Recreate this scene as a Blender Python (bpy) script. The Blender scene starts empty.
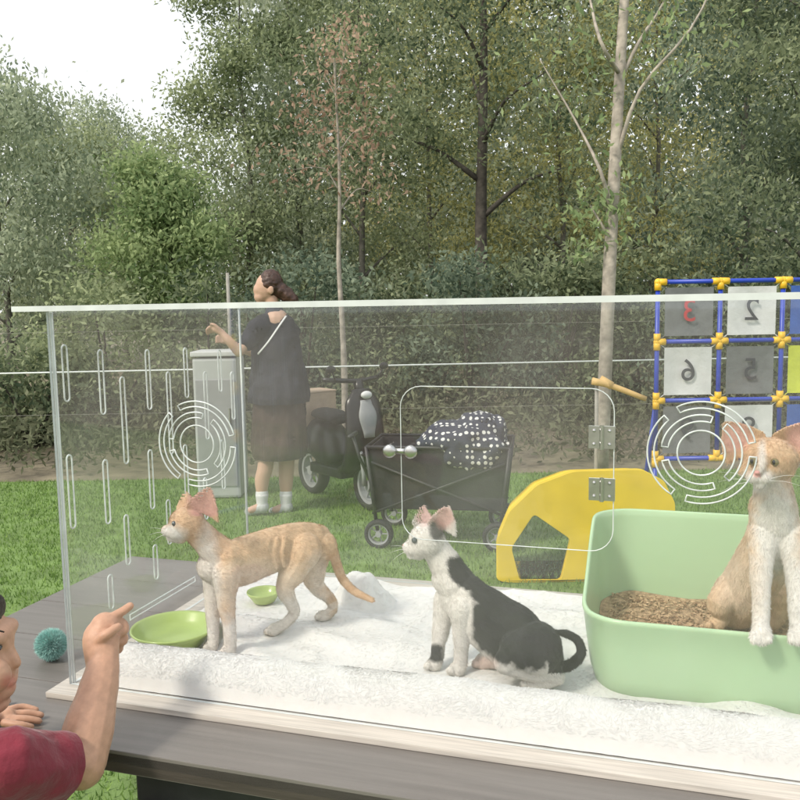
import bpy, bmesh, math, random
import numpy as np
from mathutils import Vector, Matrix, noise as mnoise
from mathutils.geometry import tessellate_polygon
random.seed(7); RNG=np.random.default_rng(11)
SC=bpy.context.scene; C=SC.collection
# ------------------------------------------------------------ camera model
F=858.0; CAM=Vector((0,0,1.41)); pit=math.atan(98/F); rol=math.radians(1.0)
fw=Vector((0,math.cos(pit),-math.sin(pit))); r0=Vector((1,0,0)); u0=Vector((0,math.sin(pit),math.cos(pit)))
rr=r0*math.cos(rol)-u0*math.sin(rol); uu=u0*math.cos(rol)+r0*math.sin(rol)
def P(px,py,d): return CAM+(fw+rr*((px-400)/F)-uu*((py-400)/F))*d
def PV(dx,dy,dd,d): return rr*(dx*d/F)-uu*(dy*d/F)+fw*dd
def G(px,py,z=0.0):
    v=fw+rr*((px-400)/F)-uu*((py-400)/F); return CAM+v*((z-CAM.z)/v.z)
def proj(V):
    q=V-np.array(CAM); d=q@np.array(fw); return 400+F*(q@np.array(rr))/d, 400-F*(q@np.array(uu))/d, d
cam=bpy.data.objects.new('camera',bpy.data.cameras.new('camera')); C.objects.link(cam); SC.camera=cam
cam.data.sensor_width=36; cam.data.lens=36*F/800; cam.data.clip_end=500; cam.data.clip_start=0.02
cam.matrix_world=Matrix(((rr.x,uu.x,-fw.x,CAM.x),(rr.y,uu.y,-fw.y,CAM.y),(rr.z,uu.z,-fw.z,CAM.z),(0,0,0,1)))
# ------------------------------------------------------------ world and sun
w=bpy.data.worlds.new('World'); SC.world=w; w.use_nodes=True; nt=w.node_tree
SUN=Vector((-0.56,-0.42,0.71)).normalized()
sk=nt.nodes.new('ShaderNodeTexSky'); sk.sky_type='NISHITA'; sk.sun_disc=False
sk.sun_elevation=math.asin(SUN.z); sk.sun_rotation=math.atan2(SUN.x,SUN.y); sk.dust_density=4; sk.air_density=1.5
mx=nt.nodes.new('ShaderNodeMix'); mx.data_type='RGBA'; mx.inputs[0].default_value=0.75
mx.inputs[7].default_value=(9.6,9.7,9.7,1)
nt.links.new(sk.outputs[0],mx.inputs[6]); bg=nt.nodes['Background']; nt.links.new(mx.outputs[2],bg.inputs[0]); bg.inputs[1].default_value=0.145
sl=bpy.data.lights.new('sun','SUN'); sl.energy=2.8; sl.angle=math.radians(9); sl.color=(1,.92,.79)
so=bpy.data.objects.new('sun',sl); C.objects.link(so); so.rotation_euler=SUN.to_track_quat('Z','Y').to_euler()
SC.view_settings.view_transform='Standard'; SC.view_settings.look='None'; SC.view_settings.exposure=0
# ------------------------------------------------------------ materials
def newmat(n):
    m=bpy.data.materials.new(n); m.use_nodes=True; t=m.node_tree; return m,t,t.nodes['Principled BSDF']
def nd(t,k,**kw):
    n=t.nodes.new(k)
    for a,b in kw.items(): setattr(n,a,b)
    return n
def setp(b,rough,metal=0,coat=0,sheen=0,spec=0.5,sss=0):
    b.inputs['Roughness'].default_value=rough; b.inputs['Metallic'].default_value=metal
    b.inputs['Coat Weight'].default_value=coat; b.inputs['Sheen Weight'].default_value=sheen; b.inputs['Specular IOR Level'].default_value=spec
    if sss: b.inputs['Subsurface Weight'].default_value=sss; b.inputs['Subsurface Radius'].default_value=(.012,.006,.004); b.inputs['Subsurface Scale'].default_value=.5
def pm(n,col,rough=.5,var=.15,scale=20,bump=0,bscale=60,metal=0,coat=0,sheen=0,spec=.5,stretch=None,rot=0,sss=0):
    m,t,b=newmat(n); setp(b,rough,metal,coat,sheen,spec,sss)
    tc=nd(t,'ShaderNodeTexCoord'); vec=tc.outputs['Object']
    if stretch:
        mp=nd(t,'ShaderNodeMapping'); mp.vector_type='TEXTURE'
        mp.inputs['Rotation'].default_value=(0,0,rot); t.links.new(vec,mp.inputs[0])
        m2=nd(t,'ShaderNodeMapping'); m2.inputs['Scale'].default_value=stretch; t.links.new(mp.outputs[0],m2.inputs[0]); vec=m2.outputs[0]
    nz=nd(t,'ShaderNodeTexNoise'); nz.inputs['Scale'].default_value=scale; nz.inputs['Detail'].default_value=6; t.links.new(vec,nz.inputs['Vector'])
    cr=nd(t,'ShaderNodeValToRGB'); e=cr.color_ramp.elements
    e[0].position=.3; e[1].position=.7
    e[0].color=(*[c*(1-var) for c in col],1); e[1].color=(*[min(1,c*(1+var)) for c in col],1)
    t.links.new(nz.outputs['Fac'],cr.inputs[0]); t.links.new(cr.outputs[0],b.inputs['Base Color'])
    if bump:
        n2=nd(t,'ShaderNodeTexNoise'); n2.inputs['Scale'].default_value=bscale; n2.inputs['Detail'].default_value=4; t.links.new(vec,n2.inputs['Vector'])
        bp=nd(t,'ShaderNodeBump'); bp.inputs['Strength'].default_value=bump; bp.inputs['Distance'].default_value=.01
        t.links.new(n2.outputs['Fac'],bp.inputs['Height']); t.links.new(bp.outputs[0],b.inputs['Normal'])
    return m
def attrmat(n,rough=.8,sheen=.2,bump=.2,bscale=250,var=.1,sss=0,spec=.3,dist=.002):
    m,t,b=newmat(n); setp(b,rough,0,0,sheen,spec,sss)
    at=nd(t,'ShaderNodeAttribute'); at.attribute_name='Col'
    tc=nd(t,'ShaderNodeTexCoord'); nz=nd(t,'ShaderNodeTexNoise'); nz.inputs['Scale'].default_value=bscale; nz.inputs['Detail'].default_value=4
    t.links.new(tc.outputs['Object'],nz.inputs['Vector'])
    mr=nd(t,'ShaderNodeMapRange'); mr.inputs[3].default_value=1-var*2; mr.inputs[4].default_value=1+var*2; t.links.new(nz.outputs['Fac'],mr.inputs[0])
    mm=nd(t,'ShaderNodeMix',data_type='RGBA',blend_type='MULTIPLY'); mm.inputs[0].default_value=1
    t.links.new(at.outputs['Color'],mm.inputs[6]); t.links.new(mr.outputs[0],mm.inputs[7]); t.links.new(mm.outputs[2],b.inputs['Base Color'])
    if bump:
        bp=nd(t,'ShaderNodeBump'); bp.inputs['Strength'].default_value=bump; bp.inputs['Distance'].default_value=dist
        t.links.new(nz.outputs['Fac'],bp.inputs['Height']); t.links.new(bp.outputs[0],b.inputs['Normal'])
    return m
def leafmat(n,dark,light,transl=.48):
    m=bpy.data.materials.new(n); m.use_nodes=True; t=m.node_tree; t.nodes.clear()
    out=nd(t,'ShaderNodeOutputMaterial'); at=nd(t,'ShaderNodeAttribute'); at.attribute_name='Col'
    cr=nd(t,'ShaderNodeValToRGB'); e=cr.color_ramp.elements; e[0].position=.1; e[1].position=.9; e[0].color=(*dark,1); e[1].color=(*light,1); t.links.new(at.outputs['Fac'],cr.inputs[0])
    df=nd(t,'ShaderNodeBsdfDiffuse'); tr=nd(t,'ShaderNodeBsdfTranslucent')
    t.links.new(cr.outputs[0],df.inputs[0]); t.links.new(cr.outputs[0],tr.inputs[0])
    m1=nd(t,'ShaderNodeMixShader'); m1.inputs[0].default_value=transl; t.links.new(df.outputs[0],m1.inputs[1]); t.links.new(tr.outputs[0],m1.inputs[2])
    t.links.new(m1.outputs[0],out.inputs[0])
    return m
def acrylic(n,haze,tint=(.9,.92,.93)):
    m=bpy.data.materials.new(n); m.use_nodes=True; t=m.node_tree; t.nodes.clear()
    out=nd(t,'ShaderNodeOutputMaterial'); tr=nd(t,'ShaderNodeBsdfTransparent'); tr.inputs[0].default_value=(.985,.99,.99,1)
    df=nd(t,'ShaderNodeBsdfDiffuse'); df.inputs[0].default_value=(*tint,1); gl=nd(t,'ShaderNodeBsdfGlossy'); gl.inputs['Roughness'].default_value=.03
    tc=nd(t,'ShaderNodeTexCoord'); nz=nd(t,'ShaderNodeTexNoise'); nz.inputs['Scale'].default_value=2.6; nz.inputs['Detail'].default_value=7; nz.inputs['Distortion'].default_value=.6; t.links.new(tc.outputs['Object'],nz.inputs['Vector'])
    mh=nd(t,'ShaderNodeMapRange'); mh.inputs[1].default_value=.42; mh.inputs[2].default_value=.66; mh.inputs[3].default_value=haze*.3; mh.inputs[4].default_value=haze*2.2; t.links.new(nz.outputs['Fac'],mh.inputs[0])  # patchy milky veil: haze and blurred reflections painted in as diffuse colour
    m1=nd(t,'ShaderNodeMixShader'); t.links.new(mh.outputs[0],m1.inputs[0]); t.links.new(tr.outputs[0],m1.inputs[1]); t.links.new(df.outputs[0],m1.inputs[2])
    lw=nd(t,'ShaderNodeLayerWeight'); lw.inputs[0].default_value=.5
    pw=nd(t,'ShaderNodeMath',operation='POWER'); pw.inputs[1].default_value=5; t.links.new(lw.outputs['Facing'],pw.inputs[0])
    ma=nd(t,'ShaderNodeMath',operation='MULTIPLY_ADD'); ma.inputs[1].default_value=.9; ma.inputs[2].default_value=.035; t.links.new(pw.outputs[0],ma.inputs[0])
    m2=nd(t,'ShaderNodeMixShader'); t.links.new(ma.outputs[0],m2.inputs[0]); t.links.new(m1.outputs[0],m2.inputs[1]); t.links.new(gl.outputs[0],m2.inputs[2]); t.links.new(m2.outputs[0],out.inputs[0])
    return m
# ------------------------------------------------------------ object helpers
ORG={}
def tag(o,label,cat,group=None,kind=None):
    if label: o['label']=label
    if cat: o['category']=cat
    if group: o['group']=group
    if kind: o['kind']=kind
    return o
def thing(name,label,cat,loc=(0,0,0),group=None):
    o=bpy.data.objects.new(name,None); C.objects.link(o); o.location=loc; o.empty_display_size=.05
    ORG[o]=Vector(loc); return tag(o,label,cat,group)
def link(name,me,mats,parent=None):
    if not isinstance(mats,(list,tuple)): mats=[mats]
    for m in mats: me.materials.append(m)
    o=bpy.data.objects.new(name,me); C.objects.link(o)
    if parent:
        o.parent=parent; ORG[o]=ORG[parent]
        if ORG[parent].length>0: me.transform(Matrix.Translation(-ORG[parent]))
    else: ORG[o]=Vector((0,0,0))
    return o
class MB:
    def __init__(s): s.v=[]; s.f=[]; s.m=[]
    def add(s,vs,fs,m=0):
        n=len(s.v); s.v+= [Vector(x) for x in vs]; s.f+=[[i+n for i in f] for f in fs]; s.m+=[m]*len(fs); return s
    def hexa(s,p,m=0,em=None):
        fs=[(0,3,2,1),(4,5,6,7),(0,1,5,4),(1,2,6,5),(2,3,7,6),(3,0,4,7)]
        s.add(p,fs,m)
        if em:
            for k,i in em.items(): s.m[-6+k]=i
        return s
    def boxL(s,a0,a1,b0,b1,c0,c1,m=0,em=None):
        return s.hexa([L(a0,b0,c0),L(a1,b0,c0),L(a1,b1,c0),L(a0,b1,c0),L(a0,b0,c1),L(a1,b0,c1),L(a1,b1,c1),L(a0,b1,c1)],m,em)
    def box(s,c,h,R=None,m=0):
        c=Vector(c); R=R or Matrix.Identity(3)
        return s.hexa([c+R@Vector((x*h[0],y*h[1],z*h[2])) for z in(-1,1) for x,y in((-1,-1),(1,-1),(1,1),(-1,1))],m)
    def tube(s,pts,rad,seg=8,m=0,k=1.0,kdir=None,caps=True,closed=False,sub=0):
        pts=[Vector(p) for p in pts]
        if not isinstance(rad,(list,tuple)): rad=[rad]*len(pts)
        rad=list(rad)
        if sub and len(pts)>2: pts,rad=spline(pts,rad,sub)
        n=len(pts); up=None; rings=[]
        for i in range(n):
            a=pts[i-1] if (i>0 or closed) else pts[i]; b=pts[(i+1)%n] if (i<n-1 or closed) else pts[i]
            t=(b-a).normalized()
            if kdir is not None: x=(kdir-t*kdir.dot(t)).normalized()
            else:
                if up is None: up=t.orthogonal()
                x=(up-t*up.dot(t)); x=x.normalized() if x.length>1e-6 else t.orthogonal().normalized(); up=x
            y=t.cross(x)
            kk=k[i] if isinstance(k,(list,tuple)) else k
            rings.append([pts[i]+x*(math.cos(2*math.pi*j/seg)*rad[i]*kk)+y*(math.sin(2*math.pi*j/seg)*rad[i]) for j in range(seg)])
        vs=[p for r in rings for p in r]; fs=[]
        for i in range(n if closed else n-1):
            i2=(i+1)%n
            for j in range(seg): fs.append((i*seg+j,i*seg+(j+1)%seg,i2*seg+(j+1)%seg,i2*seg+j))
        if caps and not closed: fs+= [tuple(range(seg-1,-1,-1)),tuple((n-1)*seg+j for j in range(seg))]
        return s.add(vs,fs,m)
    def ell(s,c,rad,R=None,nu=16,nv=10,m=0):
        c=Vector(c); R=R or Matrix.Identity(3)
        if not isinstance(rad,(list,tuple)): rad=(rad,)*3
        vs=[c+R@Vector((0,0,-rad[2]))]
        for i in range(1,nv):
            th=-math.pi/2+math.pi*i/nv
            for j in range(nu):
                ph=2*math.pi*j/nu; vs.append(c+R@Vector((rad[0]*math.cos(th)*math.cos(ph),rad[1]*math.cos(th)*math.sin(ph),rad[2]*math.sin(th))))
        vs.append(c+R@Vector((0,0,rad[2]))); fs=[]
        for j in range(nu): fs.append((0,1+(j+1)%nu,1+j))
        for i in range(nv-2):
            for j in range(nu): fs.append((1+i*nu+j,1+i*nu+(j+1)%nu,1+(i+1)*nu+(j+1)%nu,1+(i+1)*nu+j))
        q=len(vs)-1
        for j in range(nu): fs.append((q,1+(nv-2)*nu+j,1+(nv-2)*nu+(j+1)%nu))
        return s.add(vs,fs,m)
    def caps(s,pts,rads,seg=12,k=1.0,kdir=None,sub=4):
        pts=[Vector(p) for p in pts]; rads=list(rads)
        ks=list(k) if isinstance(k,(list,tuple)) else None
        if len(pts)>2: pts,rads=spline(pts,rads,sub)
        if ks: ks=list(np.interp(np.linspace(0,len(ks)-1,len(pts)),range(len(ks)),ks))
        s.tube(pts,rads,seg,k=ks or k,kdir=kdir)
        for i in (0,-1): s.ell(pts[i],rads[i]*.99,nu=12,nv=8)
        return s
    def lathe(s,prof,c,seg=32,m=0,R=None):
        c=Vector(c); R=R or Matrix.Identity(3)
        vs=[c+R@Vector((r*math.cos(2*math.pi*j/seg),r*math.sin(2*math.pi*j/seg),z)) for r,z in prof for j in range(seg)]
        fs=[(i*seg+j,i*seg+(j+1)%seg,(i+1)*seg+(j+1)%seg,(i+1)*seg+j) for i in range(len(prof)-1) for j in range(seg)]
        return s.add(vs,fs,m)
    def mesh(s,name,bevel=0,smooth=False):
        me=bpy.data.meshes.new(name); me.from_pydata([tuple(x) for x in s.v],[],s.f)
        for i,p in enumerate(me.polygons): p.material_index=s.m[i]
        bm=bmesh.new(); bm.from_mesh(me); bmesh.ops.recalc_face_normals(bm,faces=bm.faces)
        if bevel: bmesh.ops.bevel(bm,geom=[e for e in bm.edges if e.is_manifold and e.calc_face_angle(0)>.6],offset=bevel,segments=2,affect='EDGES',profile=.6)
        bm.to_mesh(me); bm.free()
        if smooth: me.shade_smooth()
        return me
    def build(s,name,mats,parent=None,bevel=0,smooth=False): return link(name,s.mesh(name,bevel,smooth),mats,parent)
def spline(pts,rad,sub):
    P_=[pts[0]*2-pts[1]]+pts+[pts[-1]*2-pts[-2]]; R_=[rad[0]]+rad+[rad[-1]]; op=[];orr=[]
    for i in range(1,len(P_)-2):
        for q in range(sub):
            t=q/sub; a,b,c,d=P_[i-1:i+3]
            op.append(.5*((2*b)+(c-a)*t+(2*a-5*b+4*c-d)*t*t+(3*b-a-3*c+d)*t**3))
            tt=t*t*(3-2*t); orr.append(R_[i]*(1-tt)+R_[i+1]*tt)
    op.append(pts[-1]); orr.append(rad[-1]); return op,orr
def npmesh(name,V,Fc,col=None):
    me=bpy.data.meshes.new(name); n,k=Fc.shape
    me.vertices.add(len(V)); me.vertices.foreach_set('co',np.ascontiguousarray(V,dtype=np.float32).ravel())
    me.loops.add(n*k); me.loops.foreach_set('vertex_index',Fc.astype(np.int32).ravel())
    me.polygons.add(n); me.polygons.foreach_set('loop_start',np.arange(0,n*k,k,dtype=np.int32))
    me.update(calc_edges=True)
    if col is not None: setcol(me,col)
    return me
def setcol(me,col):
    a=me.color_attributes.new('Col','FLOAT_COLOR','POINT'); c=np.ones((len(me.vertices),4),np.float32); c[:,:3]=col if col.ndim>1 else col[:,None]
    a.data.foreach_set('color',c.ravel())
def coords(me):
    V=np.empty(len(me.vertices)*3,np.float32); me.vertices.foreach_get('co',V); return V.reshape(-1,3).astype(float)
def skin(mb,name,voxel,it,mats,parent,colfn=None):
    me=mb.mesh('tmp'); o=bpy.data.objects.new('tmp',me); C.objects.link(o)
    r=o.modifiers.new('r','REMESH'); r.mode='VOXEL'; r.voxel_size=voxel
    if it: q=o.modifiers.new('s','SMOOTH'); q.factor=.5; q.iterations=it
    dg=bpy.context.evaluated_depsgraph_get(); me2=bpy.data.meshes.new_from_object(o.evaluated_get(dg)); me2.name=name
    bpy.data.objects.remove(o); bpy.data.meshes.remove(me); me2.shade_smooth()
    if colfn:
        V=coords(me2); px,py,d=proj(V); N=np.empty(len(V)*3,np.float32); me2.vertices.foreach_get('normal',N)
        setcol(me2,colfn(px,py,d,V,N.reshape(-1,3)))
    return link(name,me2,mats,parent)
def laid(base,nn,dr,ln,width):
    """hairs lying along the surface, their faces turned outward like the surface itself"""
    sd=np.cross(nn,dr); sd/=np.linalg.norm(sd,axis=1,keepdims=True)+1e-9
    return np.stack([base+sd*width,base-sd*width,base+dr*ln],1)[:,::-1].reshape(-1,3)
def fur(body,name,mat,n,length,width,flow,lift=.34):
    me=body.data; V=coords(me); k=len(me.vertices); N=np.empty(k*3,np.float32); me.vertices.foreach_get('normal',N); N=N.reshape(-1,3)
    cc=np.empty(k*4,np.float32); me.color_attributes['Col'].data.foreach_get('color',cc); cc=cc.reshape(-1,4)[:,:3]
    i=RNG.integers(0,k,n); b=V[i]+RNG.normal(0,.0005,(n,3)); nn=N[i]
    wv=np.stack([np.sin(b[:,2]*260+b[:,0]*90),np.sin(b[:,0]*240+b[:,1]*120),np.sin(b[:,0]*200+b[:,2]*150)],1)*.35
    fl=np.array(flow)[None]+wv+RNG.normal(0,.22,(n,3)); fl-=nn*np.sum(fl*nn,1,keepdims=True); fl/=np.linalg.norm(fl,axis=1,keepdims=True)+1e-6
    dr=nn*lift+fl; dr/=np.linalg.norm(dr,axis=1,keepdims=True)
    ln=length*RNG.uniform(.5,1.2,(n,1)); b=b-nn*.0003
    Vv=laid(b,nn,dr,ln,width)
    col=np.repeat(np.clip(cc[i]*RNG.uniform(.80,1.18,(n,1)),0,1),3,0)
    m2=npmesh(name,Vv,np.arange(n*3).reshape(-1,3),col)
    o=bpy.data.objects.new(name,m2); C.objects.link(o); o.parent=body; m2.materials.append(mat); ORG[o]=ORG[body]
    return o
# ------------------------------------------------------------ table-top frame
ZT=.77; ZR=ZT+.022
O=G(70,690,ZT); E_=G(800,793,ZT); ex=(E_-O).normalized(); ey=Vector((0,0,1)).cross(ex); TH=math.atan2(ex.y,ex.x)
RZ=Matrix.Rotation(TH,3,'Z')
def L(a,b,c=0): return O+ex*a+ey*b+Vector((0,0,c))
def loc(v): q=Vector(v)-O; return q.dot(ex),q.dot(ey),q.z
def RP(px,py,ax,val):
    v=fw+rr*((px-400)/F)-uu*((py-400)/F); n=ex if ax=='a' else ey
    t=(val-(CAM-O).dot(n))/v.dot(n); return loc(CAM+v*t)
HB=.634
# ------------------------------------------------------------ palette
M={}
M['soil']=pm('soil',(.19,.165,.115),.95,.4,3,.6,30)
M['lawn']=pm('lawn_turf',(.15,.235,.07),.9,.3,6,.5,200)
M['wood']=pm('table_laminate',(.160,.148,.138),.40,.13,5,.08,40,stretch=(1,16,16),rot=TH)
M['edge']=pm('table_edge',(.055,.046,.040),.5,.25,9,.1,40,stretch=(1,14,14),rot=TH)
M['iron']=pm('dark_iron',(.03,.03,.034),.45,.2,30,.05,200)
M['clear']=acrylic('acrylic_front',.017,(.95,.90,.90)); M['clear2']=acrylic('acrylic_back',.010)  # front veil tinted pinkish to imitate a reflection
M['frost']=pm('acrylic_edge',(.62,.66,.66),.25,.10,30)
M['groove']=pm('acrylic_cut',(.60,.64,.64),.3,.22,40)
M['base']=pm('white_woodgrain',(.50,.465,.42),.5,.20,9,.05,30,stretch=(1,30,30),rot=TH)
M['steel']=pm('brushed_steel',(.55,.55,.55),.3,.1,80,metal=1)
M['sage']=pm('mint_plastic',(.44,.61,.39),.32,.04,5,.03,60,coat=.1,sss=.15)
M['yellow']=pm('yellow_plastic',(.74,.52,.02),.42,.08,8,.03,40)
M['lime']=pm('lime_ceramic',(.38,.50,.16),.3,.06,10,coat=.3)
M['fur']=attrmat('cat_fur',.88,.15,.25,110,.06,sss=.05,dist=.003)
M['strand']=attrmat('cat_hair',.85,.1,0,110,.03)
M['plush']=attrmat('plush',.95,.25,.15,70,.03,sss=.1,dist=.005)
M['skin']=attrmat('skin',.5,.05,.1,220,.06,sss=.12,spec=.4)
M['pink']=pm('cat_nose',(.70,.36,.33),.45,.1,200)
M['eyeb']=pm('cat_eye',(.07,.085,.09),.08,.3,300,coat=.6)
M['eyey']=pm('cat_eye_amber',(.20,.17,.07),.08,.25,300,coat=.6)
M['pupil']=pm('pupil',(.006,.006,.007),.05,.1,50,coat=1)
M['whisk']=pm('whisker_hair',(.8,.78,.75),.5,.05,50)
M['hair']=pm('dark_hair',(.022,.015,.012),.5,.4,60,.4,120)
M['brhair']=pm('brown_hair',(.05,.022,.014),.45,.4,40,.4,90)
M['maroon']=pm('maroon_cotton',(.17,.012,.027),.85,.15,30,.25,90,sheen=.2)
M['navy']=pm('navy_cotton',(.009,.011,.022),.85,.25,14,.6,30)
M['umber']=pm('umber_cloth',(.045,.028,.021),.85,.3,14,.6,30)
M['white']=pm('white_plastic',(.60,.61,.61),.4,.08,6)
M['pgrey']=pm('pale_grey_panel',(.44,.46,.46),.45,.10,5)
M['grey']=pm('grey_plastic',(.30,.31,.32),.5,.1,10)
M['black']=pm('black_plastic',(.012,.012,.014),.3,.2,20)
M['rubber']=pm('rubber',(.018,.018,.019),.8,.2,60,.1,200)
M['card']=pm('cardboard',(.40,.30,.22),.8,.12,20)
M['bluep']=pm('blue_pipe',(.015,.05,.42),.35,.08,20)
M['yelp']=pm('yellow_joint',(.80,.48,.03),.4,.08,20)
M['bark']=pm('dark_bark',(.075,.066,.056),.95,.4,14,.8,30)
M['bark2']=pm('hazy_bark',(.13,.125,.105),.95,.35,14,.6,30)  # haze of distance is mixed into this lighter bark colour
M['pale']=pm('pale_bark',(.34,.305,.26),.9,.38,12,.6,30)
M['tan']=pm('tan_wood',(.60,.40,.16),.6,.15,20)
M['post']=pm('fence_post',(.30,.29,.26),.8,.2,20)
M['teal']=attrmat('teal_yarn',.95,.4,.2,300,.1)
# ------------------------------------------------------------ setting
def sheet(name,x0,x1,y0,y1,z,m):
    mb=MB(); mb.add([(x0,y0,z),(x1,y0,z),(x1,y1,z),(x0,y1,z)],[(0,1,2,3)]); return tag(mb.build(name,m),None,None,kind='structure')
sheet('ground',-200,200,-100,300,0,M['soil'])
sheet('lawn',-9,9,-4,6.9,.004,M['lawn'])
def frust(n,y0,y1,ml=-.56,mr=.56):
    y=np.sqrt(RNG.uniform(y0*y0,y1*y1,n)); return np.stack([RNG.uniform(ml,mr,n)*y,y],1)
def strands(name,xy,h,wd,mat,lean=.3,kind='stuff',label=None,cat=None):
    b=np.concatenate([xy,np.full((len(xy),1),.003)],1); n=len(b)
    a=RNG.uniform(0,2*np.pi,n); sd=np.stack([np.cos(a),np.sin(a),0*a],1)*wd
    hh=h*RNG.uniform(.5,1.1,n); tip=b+np.stack([RNG.normal(0,lean,n)*hh,RNG.normal(0,lean,n)*hh,hh],1)
    V=np.stack([b-sd,b+sd,tip],1).reshape(-1,3); col=np.repeat(RNG.uniform(0,1,n),3)
    o=link(name,npmesh(name,V,np.arange(n*3).reshape(-1,3),col),mat); return tag(o,label,cat,kind=kind)
M['grass']=leafmat('grass_blades',(.095,.175,.04),(.27,.40,.12),.25)
strands('grass',frust(80000,1.0,6.9),.030,.0035,M['grass'],.35,label='short green lawn grass around and behind the table',cat='grass')
# ------------------------------------------------------------ trees
def leaves(name,cen,Ls,Ws,mat,parent,droop=.3,bias=None):
    n=len(cen); ax=RNG.normal(0,1,(n,3)); ax[:,2]-=droop*2; ax/=np.linalg.norm(ax,axis=1,keepdims=True)
    sd=np.cross(ax,RNG.normal(0,1,(n,3))); sd/=np.linalg.norm(sd,axis=1,keepdims=True)+1e-6
    l=Ls*RNG.uniform(.6,1.3,(n,1)); ww=Ws*RNG.uniform(.6,1.3,(n,1))
    V=np.stack([cen-ax*l/2,cen+sd*ww/2-ax*l*.05,cen+ax*l/2,cen-sd*ww/2-ax*l*.05],1).reshape(-1,3)
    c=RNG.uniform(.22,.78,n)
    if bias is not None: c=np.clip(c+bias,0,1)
    return link(name,npmesh(name,V,np.arange(n*4).reshape(-1,4),np.repeat(c,4)),mat,parent)
def clumps(lobes,ncl,nl,spread):
    k=len(lobes); li=RNG.integers(0,k,ncl); lc=np.array([l[0] for l in lobes])[li]; lr=np.array([l[1] for l in lobes])[li]
    dv=RNG.normal(0,1,(ncl,3)); dv/=np.linalg.norm(dv,axis=1,keepdims=True); cc=lc+dv*lr[:,None]*RNG.uniform(.35,1.08,(ncl,1))*np.array([1,1,.85])
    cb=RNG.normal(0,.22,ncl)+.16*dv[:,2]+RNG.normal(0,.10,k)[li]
    ce=np.repeat(cc,nl,0)+RNG.normal(0,spread,(ncl*nl,3))*np.array([1,1,.6]); return ce,np.repeat(cb,nl)
g2=frust(26000,7.05,11.5,-.62,.62); hh=np.array([mnoise.noise(Vector((x*1.3,y*1.3,4))) for x,y in g2])
ce=np.concatenate([g2,(np.abs(RNG.normal(0,.13,len(g2)))+RNG.uniform(0,1,len(g2))*np.clip(.28+.5*hh,.03,.6))[:,None]],1)
tag(leaves('undergrowth',ce,.085,.030,leafmat('weeds',(.075,.085,.052),(.22,.235,.15),.3),None,-.2,hh*.5),'low dull green and brown undergrowth beyond the wire fence','undergrowth',kind='stuff')
def tree(px,d,H,R,hb,mat,label,name='tree',tr=.11,leaf=(.078,.034),ncl=740,nl=28,spread=.16,bark='bark2',cat='tree',nlobe=10,lean=0,droop=.3,wob=.06):
    base=P(px,300,d); base=Vector((base.x,base.y,0)); t=thing(name,label,cat,base)
    lob=[]
    for i in range(nlobe):
        f=(i+.5)/nlobe; z=hb+(H-hb)*(.10+.80*f); rad=R*(1-.5*max(0,f-.5)*1.4); an=i*2.4+RNG.uniform(0,1)
        off=rad*RNG.uniform(.2,.7); lob.append(((base.x+off*math.cos(an)+lean*z,base.y+off*math.sin(an)-.15*rad,z),rad*RNG.uniform(.38,.62)))
    mb=MB(); n=6; pts=[Vector((base.x+lean*H*.9*i/n+random.uniform(-wob,wob)*(i>0),base.y+random.uniform(-wob,wob)*(i>0),H*.88*i/n)) for i in range(n+1)]
    mb.tube(pts,[tr*(1-.85*i/n) for i in range(n+1)],8,sub=3)
    for c,rad in lob:
        s=max(.25*hb,min(c[2]-.3*R,H*.8)); f=s/(H*.88); i=min(n-1,int(f*n)); st=pts[i].lerp(pts[i+1],f*n-i); c=Vector(c)
        mid=st.lerp(c,.5)+Vector((random.uniform(-.1,.1),random.uniform(-.1,.1),.12)); q=tr*(1-.8*f)*.55
        mb.tube([st,mid,c],[q,q*.6,q*.2],6,sub=3)
    mb.build('trunk',M[bark],t,smooth=True)
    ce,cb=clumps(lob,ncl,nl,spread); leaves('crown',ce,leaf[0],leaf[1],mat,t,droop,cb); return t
LM={'mid':leafmat('leaf_mid',(.165,.21,.12),(.49,.55,.33)),'pale':leafmat('leaf_pale',(.215,.27,.19),(.55,.61,.44)),
    'lime':leafmat('leaf_lime',(.185,.27,.125),(.45,.54,.28)),'dark':leafmat('leaf_dark',(.09,.125,.078),(.36,.41,.25)),
    'red':leafmat('leaf_rust',(.31,.21,.15),(.60,.45,.34)),'olive':leafmat('leaf_olive',(.21,.23,.10),(.72,.69,.33)),'blue':leafmat('leaf_bluegreen',(.105,.15,.11),(.37,.44,.32))}  # airy haze and a sunlit tone are mixed into these leaf colours
TR=[(8,11,4.9,1.4,.7,'pale','grey green tree with drooping leaves at left edge of the photo'),
 (72,14,4.9,1.5,.8,'mid','tree behind the leftmost one, its top against the white sky'),
 (126,17,5.5,1.6,.9,'pale','distant hazy tree under the open patch of sky'),
 (168,10.6,3.4,.85,.8,'lime','small light green tree left of the woman'),
 (252,13,6.6,1.3,.8,'mid','tree right of the sky gap, above the slim grey fence post'),
 (300,14,8.6,1.8,1.1,'pale','tall leafy tree rising behind the woman and out of frame'),
 (365,13,8.8,1.9,1.3,'mid','tall tree behind the rust leaved sapling'),
 (485,11.5,8.2,2.1,2.3,'dark','dark tree with a thick bare black trunk in the middle of the wood'),
 (430,16,9.2,2.2,1.1,'olive','tall yellowish tree between the rust sapling and the dark trunk, further back'),
 (560,14,8.6,2.0,1.2,'olive','olive yellow tree left of the pale trunk'),
 (655,15,9,2.2,1.1,'olive','tall yellowish tree directly behind the pale trunk'),
 (742,11,7.8,1.8,.9,'blue','bluish dark tree above the number game frame'),
 (815,9.5,7,1.6,.8,'dark','dark tree cut off by the right edge of the photo')]
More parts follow.
